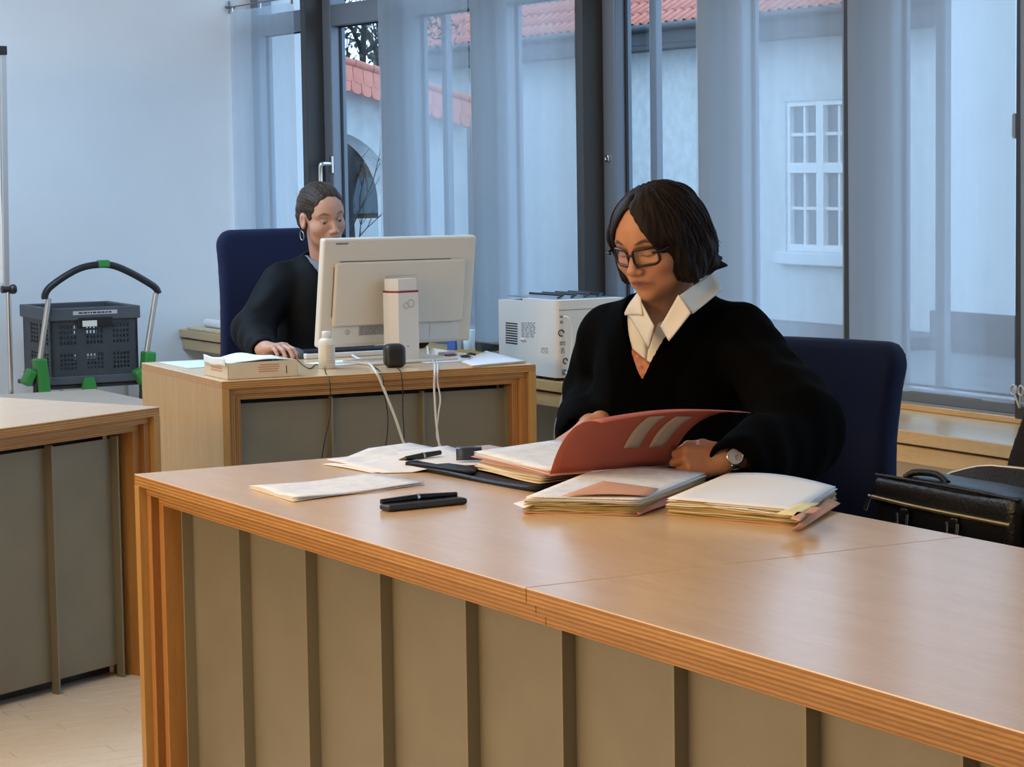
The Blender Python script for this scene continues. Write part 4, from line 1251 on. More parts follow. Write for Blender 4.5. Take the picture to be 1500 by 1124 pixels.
# thick case files
def case_file(label, px, h, seed, top_kind, flap):
    r = random.Random(seed)
    a, b, c, d = [np.array(onz(x, y, DZ)) for x, y in px]
    t = thing('case_file', label, 'file', tuple(a))
    n = 16
    for k in range(n):
        z = h * (k + 0.5) / n
        j = lambda s_: np.array([r.uniform(-s_, s_), r.uniform(-s_, s_), 0])
        q = [p + j(0.004) for p in (a, b, c, d)]
        ph, am = r.uniform(0, 6), r.uniform(0.0008, 0.0028) * (1 if 1 < k < n - 2 else 0.4)
        P = quad(*q, n=9, lift=lambda u, v: z + am * math.sin(u * 7 + ph) + am * 0.6 * math.sin(v * 5 + ph))
        if k == 0: mt = 'folder_salmon'
        elif k == n - 1: mt = top_kind
        elif k == n - 2: mt = 'paper'
        elif k == n - 4: mt = 'folder_green' if flap else 'paper'
        else: mt = r.choice(('paper_edge', 'paper_edge', 'paper_cream', 'paper_edge'))
        if k == n - 1:
            P = quad(*q, n=12, lift=lambda u, v: z + 0.002 + 0.010 * math.sin(math.pi * u) * v * (0.6 if flap else 1.0))
        m = MB(); m.sheet(P, h / n * 0.75 if k else 0.002); m.build('leaf', mt, t, world=True)
    return t, (a, b, c, d)
f1, q1 = case_file('thick case file with a folded tan corner lying on its top sheet', ((768, 752), (934, 757), (1032, 716), (880, 706)), 0.030, 3, 'paper_print_x', True)
P = quad(np.array(onz(822, 727, 0.785)), np.array(onz(950, 727, 0.785)), np.array(onz(965, 716, 0.785)), np.array(onz(884, 705, 0.80)), 8, lambda u, v: 0.004 * math.sin(3 * u) * (1 - v))
m = MB(); m.sheet(P, 0.001); m.build('folded_corner', 'folder_salmon', f1, world=True)
a, b, c, d = q1
P = quad(b + np.array([0.0, -0.004, 0]), c + np.array([0.004, -0.03, 0]), c + np.array([0, 0, 0]), b + np.array([0, 0.012, 0]), 6, lambda u, v: 0.004 + 0.010 * v)
m = MB(); m.sheet(P, 0.0016); m.build('cover_edge', 'folder_pink', f1, world=True)
P = quad(np.array(onz(752, 738, 0.764)), np.array(onz(768, 745, 0.764)), np.array(onz(806, 730, 0.77)), np.array(onz(788, 727, 0.77)), 5)
m = MB(); m.sheet(P, 0.0008); m.build('index_tab', 'paper', f1, world=True)
f2, q2 = case_file('thick case file topped by blank white sheets and yellow sticky notes', ((978, 755), (1168, 772), (1224, 737), (1066, 716)), 0.030, 9, 'paper', False)
P = quad(np.array(onz(1160, 777, DZ + .003)), np.array(onz(1172, 776, DZ + .003)), np.array(onz(1231, 738, DZ + .010)), np.array(onz(1212, 730, DZ + .02)), 6)
m = MB(); m.sheet(P, 0.0016); m.build('cover_edge', 'folder_salmon', f2, world=True)
for (q, mt) in ((((1138, 752), (1165, 756), (1200, 738), (1178, 735)), 'sticky_yellow'), (((1158, 760), (1172, 764), (1182, 752), (1168, 750)), 'folder_salmon'), (((1178, 752), (1194, 752), (1204, 744), (1190, 742)), 'folder_salmon')):
    P = quad(*[np.array(onz(x, y, 0.788)) for x, y in q], n=5)
    m = MB(); m.sheet(P, 0.0008); m.build('sticky_note', mt, f2, world=True)

# ------------------------------------------------------------------ things on the clerk's desk
CM = Matrix.Rotation(CRZ, 4, 'Z')
# monitor seen from behind
mon = thing('computer_monitor', 'cream computer monitor with two-ring logo seen from behind', 'monitor', (3.665, 7.12, 0.7502), math.radians(4))
# local: x right, y away from camera (towards the clerk)
tl = Matrix.Translation((0.028, 0.078, 0.232)) @ Matrix.Rotation(math.radians(0.5), 4, 'Y') @ Matrix.Rotation(math.radians(8), 4, 'X')
m = MB(); m.bbox(-0.300, 0.0, -0.184, 0.300, 0.034, 0.184, r=0.008, M=tl, seg=3); pan = m.build('panel', 'cream_plastic', mon)
m = MB(); m.box(-0.270, 0.0342, -0.160, 0.270, 0.0352, 0.168, M=tl); m.build('screen', 'black_plastic', mon)
m = MB(); m.bbox(-0.255, -0.014, -0.110, 0.255, 0.004, 0.106, r=0.006, M=tl, seg=2); m.build('back_cover', 'cream_plastic', mon)
m = MB(); m.box(-0.235, -0.0005, 0.104, 0.20, 0.002, 0.1085, M=tl); m.build('vent_gap', 'dark_print', pan)
m = MB(); m.box(-0.259, -0.0005, -0.08, -0.255, 0.002, 0.09, M=tl); m.build('side_gap', 'grey_print', pan)
m = MB(); m.bbox(-0.250, -0.0015, -0.174, 0.252, 0.003, -0.112, r=0.003, M=tl); m.build('port_bay', 'offwhite_plastic', pan)
m = MB(); m.box(-0.150, -0.0025, -0.146, -0.02, -0.0014, -0.113, M=tl); lb = m.build('rating_label', 'label_silver', pan)
m = MB(); rr = random.Random(6)
for k in range(6):
    x = -0.146
    while x < -0.03:
        w_ = rr.uniform(0.004, 0.02); m.box(x, -0.0032, -0.143 + 0.0048 * k, x + w_, -0.0024, -0.1405 + 0.0048 * k, M=tl); x += w_ + 0.004
o = m.build('label_print', 'grey_print', lb); o['kind'] = 'stuff'
m = MB(); m.lathe([(0.009, 0), (0.009, 0.002), (0.0055, 0.0025)], 16, M=tl @ Matrix.Translation((-0.195, -0.0015, -0.132)) @ Matrix.Rotation(math.pi / 2, 4, 'X')); m.build('lock_port', 'label_silver', pan)
m = MB(); m.box(-0.280, -0.001, 0.162, -0.183, 0.0005, 0.170, M=tl); lb = m.build('asset_label', 'offwhite_plastic', pan)
m = MB(); x = -0.256
while x < -0.208:
    w_ = rr.uniform(0.003, 0.008); m.box(x, -0.0018, 0.165, x + w_, -0.0008, 0.171, M=tl); x += w_ + 0.001
o = m.build('label_print', 'grey_print', lb); o['kind'] = 'stuff'
m = MB()
for (x0, z0, x1, z1) in ((-0.062, -0.052, -0.060, 0.058), (-0.062, 0.056, 0.06, 0.058), (-0.062, -0.052, 0.06, -0.050)): m.box(x0, -0.0146, z0, x1, -0.0136, z1, M=tl)
m.build('mount_seam', 'label_silver', pan)
m = MB(); m.box(0.13, -0.002, -0.165, 0.133, 0.003, -0.11, M=tl); m.build('bay_edge', 'label_silver', pan)
m = MB(); m.bbox(0.215, -0.006, -0.114, 0.243, 0.003, -0.108, r=0.001, M=tl); m.build('bay_tab', 'white_plastic', pan)
cp = [(-0.060, 0.0), (-0.040, -0.030), (0.038, -0.030), (0.040, -0.022), (0.040, 0.035), (-0.060, 0.035)]
m = MB(); m.prism(cp, 0.008, 0.234); col_ = m.build('stand_column', 'offwhite_plastic', mon)
cp2 = [(x * 0.92 - 0.001, y * 0.9) for x, y in cp]
m = MB(); m.prism(cp2, 0.239, 0.279); m.build('column_cap', 'offwhite_plastic', mon)
m = MB(); m.prism([(x * 1.01, y * 1.02) for x, y in cp], 0.233, 0.2395); m.build('red_stripe', 'red_line', col_)
for dx, dz, R in ((-0.010, 0.190, 0.0100), (0.0085, 0.1965, 0.0125)):
    m = MB(); m.tube([(dx + R * math.cos(q), -0.0305, dz + R * math.sin(q)) for q in [k * math.pi / 10 for k in range(20)]], 0.0017, 6, closed=True); m.build('ring_logo', 'label_silver', col_)
m = MB(); m.box(-0.008, -0.0308, 0.052, -0.003, -0.0295, 0.055); m.build('lock_slot', 'dark_print', col_)
m = MB(); m.bbox(-0.175, -0.075, 0.0, 0.165, 0.12, 0.009, r=0.004); m.build('foot_plate', 'cream_plastic', mon)
# tissue box
a = W(332, 556); rzT = math.radians(-3)
tb = thing('tissue_box', 'opened cream cardboard tissue box with a white tissue on the desk corner', 'tissue box', tuple(W(334, 557)), rzT)
m = MB(); m.box(0, 0, 0, 0.232, 0.002, 0.052); m.box(0, 0.213, 0, 0.232, 0.215, 0.052); m.box(0, 0, 0, 0.002, 0.215, 0.052); m.box(0.230, 0, 0, 0.232, 0.215, 0.052); m.box(0, 0, 0, 0.232, 0.215, 0.002)
m.build('box', 'carton', tb)
P = np.array([[(0.004 + 0.224 * u, 0.004 + 0.207 * v, 0.050 + 0.017 * math.exp(-((u - .55) ** 2) / .06) * (0.7 + .3 * math.sin(v * 8)) + 0.003 * math.sin(9 * u + 5 * v)) for v in np.linspace(0, 1, 12)] for u in np.linspace(0, 1, 14)])
m = MB(); m.sheet(P, 0.001); m.build('tissues', 'tissue', tb)
P = np.array([[(-0.004 - 0.001 * v, 0.01 + 0.195 * u, 0.040 + 0.026 * v + 0.002 * math.sin(8 * u)) for v in np.linspace(0, 1, 5)] for u in np.linspace(0, 1, 8)])
m = MB(); m.sheet(P, 0.001); m.build('hanging_tissue', 'tissue', tb)
m = MB()
for k, (x0, x1) in enumerate(((0.108, 0.170), (0.100, 0.172), (0.102, 0.168), (0.104, 0.166))): m.box(x0, -0.0008, 0.040 - 0.007 * k, x1, 0.0005, 0.0435 - 0.007 * k)
o = m.build('side_print', 'orange_print', tb); o['kind'] = 'stuff'
m = MB()
for k in range(3): m.box(-0.0008, 0.05, 0.022 + 0.008 * k, 0.0005, 0.15, 0.026 + 0.008 * k)
o = m.build('end_print', 'orange_print', tb); o['kind'] = 'stuff'
m = MB(); m.box(0.194, -0.0008, 0.012, 0.1965, 0.0005, 0.036); m.build('mark', 'dark_print', tb)
# bottle, speaker
bt = thing('lotion_bottle', 'small cream plastic bottle with screw cap standing before the monitor', 'bottle', tuple(W(479, 540)))
m = MB(); m.lathe([(0.0, 0), (0.026, 0), (0.0275, 0.003), (0.0275, 0.082), (0.026, 0.092), (0.019, 0.099), (0.013, 0.101)], 24); m.build('body', 'bottle_cream', bt)
m = MB(); m.lathe([(0.0135, 0.100), (0.0145, 0.101), (0.0145, 0.119), (0.013, 0.122), (0.001, 0.1225)], 20); m.build('cap', 'white_plastic', bt)
m = MB(); rr = random.Random(8)
for k in range(9):
    z = 0.020 + 0.0068 * k; n_ = 5
    a0, a1 = -2.05, -2.05 + rr.uniform(1.0, 1.35)
    m.add([(0.0279 * math.cos(a0 + (a1 - a0) * i / n_), 0.0279 * math.sin(a0 + (a1 - a0) * i / n_), z + dz) for dz in (0, 0.0026) for i in range(n_ + 1)], [(i, i + 1, n_ + 2 + i, n_ + 1 + i) for i in range(n_)])
o = m.build('label_print', 'label_silver', bt); o['kind'] = 'stuff'
sp = thing('cube_speaker', 'small rounded black cube speaker standing on the clerk\'s desk edge', 'speaker', tuple(W(578, 538)), math.radians(-20))
s = Sdf(); s.box((0, 0, 0.038), (0.035, 0.035, 0.038), rad=0.018)
V, F = s.mesh((-.05, -.05, -.01), (.05, .05, .09), 0.004); sdf_obj('body', V, F, 'black_plastic', sp)
m = MB(); m.lathe([(0.02, 0.0755), (0.02, 0.0768), (0.001, 0.0768)], 16); m.build('top_button', 'dark_plastic', sp)
# keyboard, mouse, papers, small things
kb = thing('keyboard', 'black and white keyboard lying behind the monitor stand', 'keyboard', tuple(W(520, 524)), CRZ)
m = MB(); m.bbox(-0.17, 0.03, 0.0, 0.23, 0.16, 0.018, r=0.004); m.build('case', 'white_plastic', kb)
for rw in range(5):
    m = MB(); m.bbox(-0.16, 0.037 + 0.023 * rw, 0.018, 0.22, 0.057 + 0.023 * rw, 0.026, r=0.002); m.build('key_row', 'black_plastic', kb)
ms = thing('computer_mouse', 'dark grey computer mouse under the clerk\'s hand', 'mouse', tuple(W(431, 525)), math.radians(100))
s = Sdf(); s.ell((0, 0, 0.008), (0.054, 0.031, 0.030)); s.box((0, 0, -0.05), (0.2, 0.2, 0.05), op='s', k=0.004)
V, F = s.mesh((-.07, -.05, -.01), (.07, .05, .05), 0.004); sdf_obj('shell', V, F, 'dark_rim_plastic', ms)
m = MB(); m.lathe([(0.008, -0.003), (0.008, 0.003)], 12, M=Matrix.Translation((0.03, 0, 0.029)) @ Matrix.Rotation(math.pi / 2, 4, 'X')); m.build('wheel', 'black_plastic', ms)
def flat_sheet(name, label, px, mt, z=DZ, n=7, lift=None, cat='paper', layers=1):
    t0 = tuple(onz(px[0][0], px[0][1], z))
    for k in range(layers):
        P = paper_patch(px, n, (lambda u, v: 0.001 + 0.0015 * k + (lift(u, v) if lift else 0)), z)
        m = MB(); m.sheet(P, 0.0009)
        if layers == 1:
            o = m.build(name, mt, None, world=True, loc=t0); return tag(o, label, cat)
        if k == 0: t = thing(name, label, cat, t0)
        m.build('sheet', mt if k < layers - 1 else 'paper', t, world=True)
    return t
flat_sheet('paper_sheet', 'pale blue sheet lying behind the tissue box', ((232, 531), (275, 540), (345, 536), (300, 528)), 'paper_blue')
flat_sheet('paper_sheet', 'white sheet partly under the monitor foot beside the keys', ((600, 528), (625, 533), (700, 529), (660, 519)), 'paper')
flat_sheet('paper_stack', 'cream paper stack lying on the right corner of the clerk\'s desk', ((676, 533), (692, 539), (770, 532), (712, 517)), 'paper_cream', layers=5, cat='papers')
flat_sheet('paper_sheet', 'white sheet lying between the bottle and the speaker', ((446, 533), (500, 536), (560, 531), (520, 526)), 'paper')
c = W(682, 524, 0.762)
t = thing('wrist_watch', 'small dark round watch lying on the cream paper stack', 'watch', tuple(c))
m = MB(); m.lathe([(0.012, 0.0), (0.018, 0.002), (0.018, 0.006), (0.012, 0.009), (0.001, 0.009)], 16); m.build('case', 'black_plastic', t)
m = MB(); m.tube(spline([(0.012, 0.012, 0.004), (0.03, 0.03, 0.010), (0.05, 0.02, 0.006)], 5), 0.004, 6); m.build('strap', 'black_plastic', t)
c = W(655, 521, 0.7525)
t = thing('card_holder', 'small grey plastic card box lying behind the dark watch', 'box', tuple(c), 0.2)
m = MB(); m.bbox(-0.025, -0.015, 0, 0.025, 0.02, 0.012, r=0.002); m.build('case', 'label_silver', t)
m = MB(); m.bbox(-0.025, -0.03, 0, 0.02, -0.016, 0.006, r=0.002); m.build('key', 'red_line', t)
c = W(676, 514, 0.7502)
t = thing('juice_carton', 'small blue and white carton standing behind the monitor', 'carton', tuple(onz(668, 512, 0.7502)), 0.3)
m = MB(); m.box(-0.025, -0.02, 0, 0.025, 0.02, 0.05); m.build('carton_body', 'carton_blue', t)
m = MB(); m.prism([(-0.014, 0.0), (0.014, 0.0), (0.018, 0.045), (-0.018, 0.045)], -0.0215, -0.0205, M=Matrix(((1, 0, 0, 0), (0, 0, 1, 0), (0, 1, 0, 0), (0, 0, 0, 1)))); m.build('motif', 'paper_blue', t)
t = thing('water_glass', 'pale blue plastic cup standing beside the blue carton', 'cup', tuple(onz(687, 512, 0.7502)))
m = MB(); m.lathe([(0.020, 0), (0.023, 0.07), (0.0215, 0.07), (0.019, 0.002)], 16); m.build('cup', 'paper_blue', t)
# cables hanging over the clerk's desk edge
def cable(label, px_top, px_hang, r, mt, extra=()):
    """runs over the desk top through px_top, then hangs 1.5 cm in front of the desk through px_hang"""
    pts = [tuple(onz(x, y, DZ + r + 0.001)) for x, y in px_top]
    n_ = Vector((math.sin(CRZ), -math.cos(CRZ), 0))
    o0 = Vector((2.877, 6.829, 0)) + n_ * 0.016
    for x, y in px_hang:
        d = Vector(_ray(x, y)); tt = (o0 - Vector(CP)).dot(n_) / d.dot(n_)
        pts.append(tuple(Vector(CP) + d * tt))
    e = Vector(pts[-1])
    pts += [tuple(e + Vector((0.01, 0, -0.25))), (e.x + 0.015, e.y - 0.005, 0.03), (e.x + 0.03, e.y - 0.03, r + 0.001), (e.x + 0.10, e.y - 0.04, r + 0.001)]
    m = MB(); m.tube(spline(pts, 7), r, 8)
    o = m.build('cable', mt, None)
    return tag(o, label, 'cable', None)
cable('thin black mouse cable looping off the desk beside the bottle', ((434, 526), (445, 536), (455, 540), (463, 534), (474, 538), (477, 546)), ((482, 556), (484, 575), (483, 610), (477, 640), (472, 668), (470, 690)), 0.0018, 'black_plastic')
cable('thick pale monitor cable hanging over the desk edge beside the speaker', ((512, 518), (522, 524), (540, 532), (549, 543)), ((556, 555), (566, 580), (578, 610), (588, 640), (594, 660), (596, 690)), 0.0046, 'offwhite_plastic')
cable('thin black cable crossing behind the thick pale cable', ((505, 530), (530, 530), (552, 540)), ((560, 551), (563, 575), (568, 610), (567, 640), (563, 665), (562, 690)), 0.0018, 'black_plastic')
cable('thin black speaker cable hanging straight down from the cube speaker', ((581, 538), (586, 543)), ((588, 549), (590, 570), (590, 600), (592, 640), (592, 690)), 0.0018, 'black_plastic')
cable('white cable hanging over the desk below the monitor column', ((626, 508), (628, 520), (636, 532)), ((637, 542), (636, 565), (637, 590), (639, 620), (643, 650), (646, 690)), 0.0036, 'white_plastic')
cable('second slim white cable swinging beside the white monitor cable', ((634, 520), (640, 530)), ((641, 540), (641, 560), (645, 585), (642, 608), (640, 640), (649, 662), (652, 690)), 0.0028, 'white_plastic')
# ------------------------------------------------------------------ people
def hand(S, o, f, n, s, curls, thumb, sc=1.0, spread=0.0):
    """o wrist, f finger direction, n back of the hand, s thumb side (unit, body-local); curls = (mcp, pip, dip) per finger in degrees"""
    o, f, n, s = [np.asarray(v, float) for v in (o, f, n, s)]
    f = f / np.linalg.norm(f); n = n - f * (n @ f); n /= np.linalg.norm(n); s = s - f * (s @ f) - n * (s @ n); s /= np.linalg.norm(s)
    lat = (0.029, 0.0095, -0.0105, -0.0285); kn = (0.086, 0.090, 0.084, 0.075)
    ph = ((0.043, 0.025, 0.019), (0.047, 0.029, 0.020), (0.043, 0.027, 0.019), (0.033, 0.020, 0.017))
    rd = (0.0090, 0.0092, 0.0086, 0.0076)
    tips = []
    S.cone(o - f * 0.03, o + f * 0.012, 0.026 * sc, 0.025 * sc, k=0.01)
    for i in range(4):
        a = o + (f * 0.012 + s * lat[i] * 0.62) * sc
        b = o + (f * kn[i] + s * lat[i] + n * (0.004 - 0.003 * abs(i - 1.3))) * sc
        S.cone(a, b, 0.0150 * sc, 0.0118 * sc, k=0.012)
        A = 0.0; p = b
        sp_ = spread * (1.3 - i)
        for j in range(3):
            A += math.radians(curls[i][j])
            d = (f * math.cos(A) - n * math.sin(A)) + s * sp_ * math.cos(A)
            d /= np.linalg.norm(d)
            q = p + d * ph[i][j] * sc
            r0 = rd[i] * (1.08, 1.0, 0.92)[j] * sc; r1 = rd[i] * (1.02, 0.93, 0.78)[j] * sc
            S.cone(p, q, r0, r1, k=0.005 if j == 0 else 0.0025)
            p = q
        tips.append((p, d))
    a = o + (f * 0.018 + s * 0.022 - n * 0.006) * sc
    S.cone(a, a + (f * 0.030 + s * 0.018 - n * 0.010) * sc, 0.0155 * sc, 0.0125 * sc, k=0.012)
    p = a + (f * 0.030 + s * 0.018 - n * 0.010) * sc
    for (df, ds, dn), L, r0, r1 in zip(thumb, (0.036, 0.027), (0.0112, 0.0100), (0.0100, 0.0082)):
        d = f * df + s * ds + n * dn; d /= np.linalg.norm(d)
        q = p + d * L * sc; S.cone(p, q, r0 * sc, r1 * sc, k=0.004); p = q
    tips.append((p, d))
    return tips

def head(S, o, M, wide=1.0, full=1.0, ears=True, nose=1.1):
    o = np.asarray(o, float)
    def T(x, y, z): return o + M @ np.array([x, y * wide, z])
    def E(c, r, k, op='u'): S.ell(T(*c), (r[0], r[1] * wide, r[2]), k=k, op=op, M=M)
    E((-0.008, 0, 0.030), (0.098, 0.074, 0.085), 0.01)
    E((0.034, 0, 0.030), (0.056, 0.062, 0.064), 0.02)
    E((0.030, 0, -0.035), (0.060, 0.062, 0.074), 0.02)
    E((0.034, 0, -0.072), (0.050, 0.051 * full, 0.042), 0.02)
    E((0.070, 0, -0.099), (0.019, 0.021, 0.016), 0.02)
    for q in (-1, 1):
        E((0.054, q * 0.040, -0.028), (0.029, 0.025 * full, 0.025), 0.02)
        S.cone(T(0.081, q * 0.012, 0.021), T(0.066, q * 0.046, 0.022), 0.0075, 0.0065, k=0.018)
    S.cone(T(0.083, 0, 0.012), T(0.106, 0, -0.032), 0.0080, 0.0098, k=0.010)
    E((0.107, 0, -0.034), (0.0100 * nose, 0.0105 * nose, 0.0092 * nose), 0.006)
    E((0.080, 0, -0.058), (0.020, 0.027, 0.021), 0.015)
    for q in (-1, 1):
        E((0.098, q * 0.0125, -0.0385), (0.0100, 0.0075, 0.0075), 0.005)
        E((0.0965, q * 0.031, 0.003), (0.0175, 0.019, 0.0115), 0.014, 's')
        E((0.0725, q * 0.031, 0.000), (0.0145, 0.0155, 0.0120), 0.004)
        S.cone(T(0.0970, 0, -0.0595), T(0.085, q * 0.025, -0.0668), 0.0040, 0.0020, k=0.004)
        S.cone(T(0.0958, 0, -0.0680), T(0.085, q * 0.023, -0.0688), 0.0046, 0.0022, k=0.004)
        S.cone(T(0.1035, 0, -0.0638), T(0.092, q * 0.026, -0.0682), 0.0018, 0.0014, k=0.002, op='s')
        if ears:
            E((-0.004, q * 0.076, -0.010), (0.019, 0.009, 0.032), 0.006)
            E((0.004, q * 0.083, -0.008), (0.010, 0.006, 0.018), 0.004, 's')
    return T

def face_colour(V, o, M, skin, lip, brow, lash, wide=1.0, down=0.0, open_=0.0):
    q = (V - np.asarray(o)) @ M; x, y, z = q[:, 0], q[:, 1] / wide, q[:, 2]; ay = np.abs(y)
    C = np.tile(np.array(skin, float), (len(V), 1))
    def mixc(mask, c): 
        nonlocal C; C = C * (1 - mask[:, None]) + np.array(c) * mask[:, None]
    near = np.linalg.norm(q, axis=1) < 0.16
    # blush on cheeks and nose, lips, brows, lash lines
    b = np.exp(-((ay - 0.042) ** 2 / 0.0003 + (z + 0.036) ** 2 / 0.0004)) * (x > 0.03) * near
    mixc(0.30 * b, np.array(skin) * (1.05, 0.72, 0.66))
    b = np.exp(-((y / 0.012) ** 2 + ((z + 0.040) / 0.012) ** 2)) * (x > 0.09) * near
    mixc(0.25 * b, np.array(skin) * (1.05, 0.75, 0.7))
    e = np.sqrt((y / 0.0265) ** 2 + ((z + 0.0640 + 0.0024 * (y / 0.02) ** 2) / 0.0072) ** 2)
    mixc((1 - smooth(0.80, 1.05, e)) * (x > 0.082) * near, lip)
    mixc((1 - smooth(0.5, 1.0, np.sqrt((y / 0.0255) ** 2 + ((z + 0.0642 + 0.0024 * (y / 0.02) ** 2) / 0.0018) ** 2))) * (x > 0.082) * near * 0.85, np.array(lip) * 0.3)
    arch = 0.0245 + 0.005 * smooth(0.012, 0.034, ay) - 0.008 * smooth(0.036, 0.054, ay)
    e = np.sqrt(((ay - 0.033) / 0.0215) ** 2 + ((z - arch) / 0.0050) ** 2)
    mixc((1 - smooth(0.6, 1.15, e)) * (x > 0.05) * near * 0.95, brow)
    # eyelid crease, opening and lashes
    yy = (ay - 0.031) / 0.0150
    lid = -0.0035 - 0.0022 * yy ** 2 * -1 - 0.003 * down
    low = lid - 0.0012 - open_ * (1 - np.clip(yy ** 2, 0, 1))
    top = lid + 0.0012 + 0.0014 * (1 - yy ** 2)
    m_ = (np.abs(yy) < 1.05) & (x > 0.06) & near
    mixc(m_ * smooth(low - 0.0006, low + 0.0003, z) * (1 - smooth(lid - 0.0004, lid + 0.0004, z)) * (open_ > 0), (0.50, 0.47, 0.45))
    mixc(m_ * (np.abs(yy - 0.05) < 0.42) * smooth(low - 0.0006, low + 0.0003, z) * (1 - smooth(lid - 0.0004, lid + 0.0004, z)) * (open_ > 0), (0.03, 0.018, 0.012))
    mixc(m_ * (1 - smooth(0.0006, 0.0019, np.abs(z - lid - 0.0004))) * 0.92, lash)
    mixc(m_ * (1 - smooth(0.0, 0.0016, np.abs(z - 0.0078))) * 0.35, np.array(skin) * 0.45)
    return C

def add_hands_colour(C, V, tips, skin, nail):
    for lst in tips:
        for p, d in lst:
            dist = np.linalg.norm(V - p, axis=1)
            k = np.exp(-(dist / 0.012) ** 2)[:, None]
            C = C * (1 - 0.35 * k) + np.array(skin) * np.array((1.05, 0.75, 0.68)) * 0.35 * k
    return C

# ---------------------------------------------------------------- the judge
JO = np.array([3.045, 4.545, 0.0])
JM = rotm(JR)                                      # body-local -> world
def jl(px, py, X): return (onx(px, py, X) - JO) @ JM
def jdir(v): return np.asarray(v, float) @ JM
judge = thing('person', 'seated person in black robe over white shirt, dark bob and glasses, holding red folder', 'person', tuple(JO), JR)
hc = (onx(963, 352, 2.93) - JO) @ JM                # between the ears
HM = rotm(math.radians(-10), math.radians(19), math.radians(2))
eL, wL = jl(1172, 638, 3.04), jl(1084, 678, 2.80)
hL = jl(1066, 672, 2.775)
eR, wR = jl(868, 578, 3.0), jl(858, 632, 2.84)
hR = jl(864, 628, 2.80)
body = Sdf()
T = head(body, hc, HM, wide=1.09, full=1.14, ears=True)
nb = np.array([0.055, 0.0, 1.055])
body.cone(T(-0.025, 0, -0.055), nb, 0.054, 0.058, k=0.025)
body.cone(T(0.02, 0, -0.085), np.array([0.10, 0, 1.05]), 0.035, 0.045, k=0.03)
body.ell((0.035, 0, 0.96), (0.095, 0.14, 0.10), k=0.03)
body.cone((0.03, -0.13, 1.01), (0.03, 0.13, 1.01), 0.055, k=0.03)
for sgn, e_, w_ in ((1, eL, hL), (-1, eR, hR)):
    body.cone((0.03, 0.16 * sgn, 0.99), e_, 0.045, 0.038, k=0.02)
    body.cone(e_, w_, 0.036, 0.026, k=0.015)
tipsL = hand(body, hL, jdir(-CR * 0.97 - CU * 0.10 - CF * 0.10), jdir(-CF * 0.95 + CU * 0.2), jdir(CU),
             ((62, 85, 45), (60, 88, 46), (62, 86, 46), (66, 80, 45)), ((0.8, 0.15, -0.6), (0.75, -0.3, -0.6)), 0.93)
tipsR = hand(body, hR, jdir(-CR * 0.80 - CU * 0.55 - CF * 0.25), jdir(-CR * 0.35 + CU * 0.75 - CF * 0.5), jdir(-CF * 0.9 - CR * 0.3 - CU * 0.2),
             ((48, 55, 30), (52, 58, 30), (55, 60, 30), (58, 60, 30)), ((0.75, 0.35, -0.55), (0.7, 0.0, -0.7)), 0.93)
V, F = body.mesh((-0.20, -0.42, 0.70), (0.66, 0.52, 1.42), 0.003)
SK = (0.46, 0.205, 0.10)
C = face_colour(V, hc, HM, SK, (0.27, 0.080, 0.058), (0.025, 0.012, 0.008), (0.030, 0.014, 0.010), wide=1.09, down=1.0)
C = add_hands_colour(C, V, (tipsL, tipsR), SK, None)
sdf_obj('body', V, F, 'skin', judge, col=C)

# robe
def vneck(z, z0=0.925, g=0.50, cap=0.095): return np.clip((z - z0) * g, 0, cap)
def robe_base(S, o=0.0):
    S.ell((0.045, 0, 0.92), (0.135 + o, 0.185 + o, 0.21 + o), k=0.05)
    S.ell((0.035, 0, 0.73), (0.155 + o, 0.20 + o, 0.22 + o), k=0.06)
    S.cone((0.015, -0.145, 1.020), (0.015, 0.145, 1.020), 0.068 + o, k=0.05)
    S.cone((0.0, 0, 1.03), (0.02, 0, 1.085), 0.085 + o, 0.074 + o, k=0.04)
rb = Sdf(); robe_base(rb)
for sgn, e_, w_, re, rc in ((1, eL, wL, 0.094, 0.064), (-1, eR, wR, 0.070, 0.070)):
    rb.cone((0.02, 0.185 * sgn, 0.995), e_ + np.array([0, 0, 0.02]), 0.070, re, k=0.035)
    d = (w_ - e_) / np.linalg.norm(w_ - e_)
    rb.cone(e_, w_ + d * 0.005, re * 0.95, rc, k=0.04)
    rb.cone(e_ - np.array([0, 0, 0.03]), w_ - np.array([0, 0, 0.012]), re * 0.8, rc * 0.6, k=0.03)
for sgn in (-1, 1):
    rb.cone((0.02, 0.10 * sgn, 0.60), (0.42, 0.14 * sgn, 0.585), 0.125, 0.085, k=0.06)
    rb.cone((0.42, 0.14 * sgn, 0.575), (0.44, 0.15 * sgn, 0.12), 0.085, 0.10, k=0.05)
for e_, w_, rc in ((eL, wL, 0.040), (eR, wR, 0.046)):
    d = (w_ - e_) / np.linalg.norm(w_ - e_)
    rb.cone(w_ - d * 0.03, w_ + d * 0.12, rc * 0.85, rc * 1.25, k=0.008, op='s')
rb.fun(lambda P: np.maximum(np.abs(P[..., 1]) - vneck(P[..., 2]), np.maximum(0.03 - P[..., 0], 0.92 - P[..., 2])) * 0.9, k=0.006, op='s')
rb.cone(T(-0.02, 0, -0.07), nb, 0.062, 0.070, k=0.012, op='s')
st = np.array([1, 1, 0.4])
rb.disp = lambda P: (0.008 * wob(P * st, 24, 1) + 0.006 * wob(P * st, 52, 2)) * smooth(0.09, 0.20, np.abs(P[..., 1])) + 0.0025 * wob(P * st, 30, 4)
V, F = rb.mesh((-0.25, -0.48, 0.0), (0.66, 0.56, 1.20), 0.0065)
band = (1 - smooth(0.078, 0.092, np.abs(V[:, 1]) - vneck(V[:, 2], cap=0.3))) * smooth(-0.06, -0.02, V[:, 0])
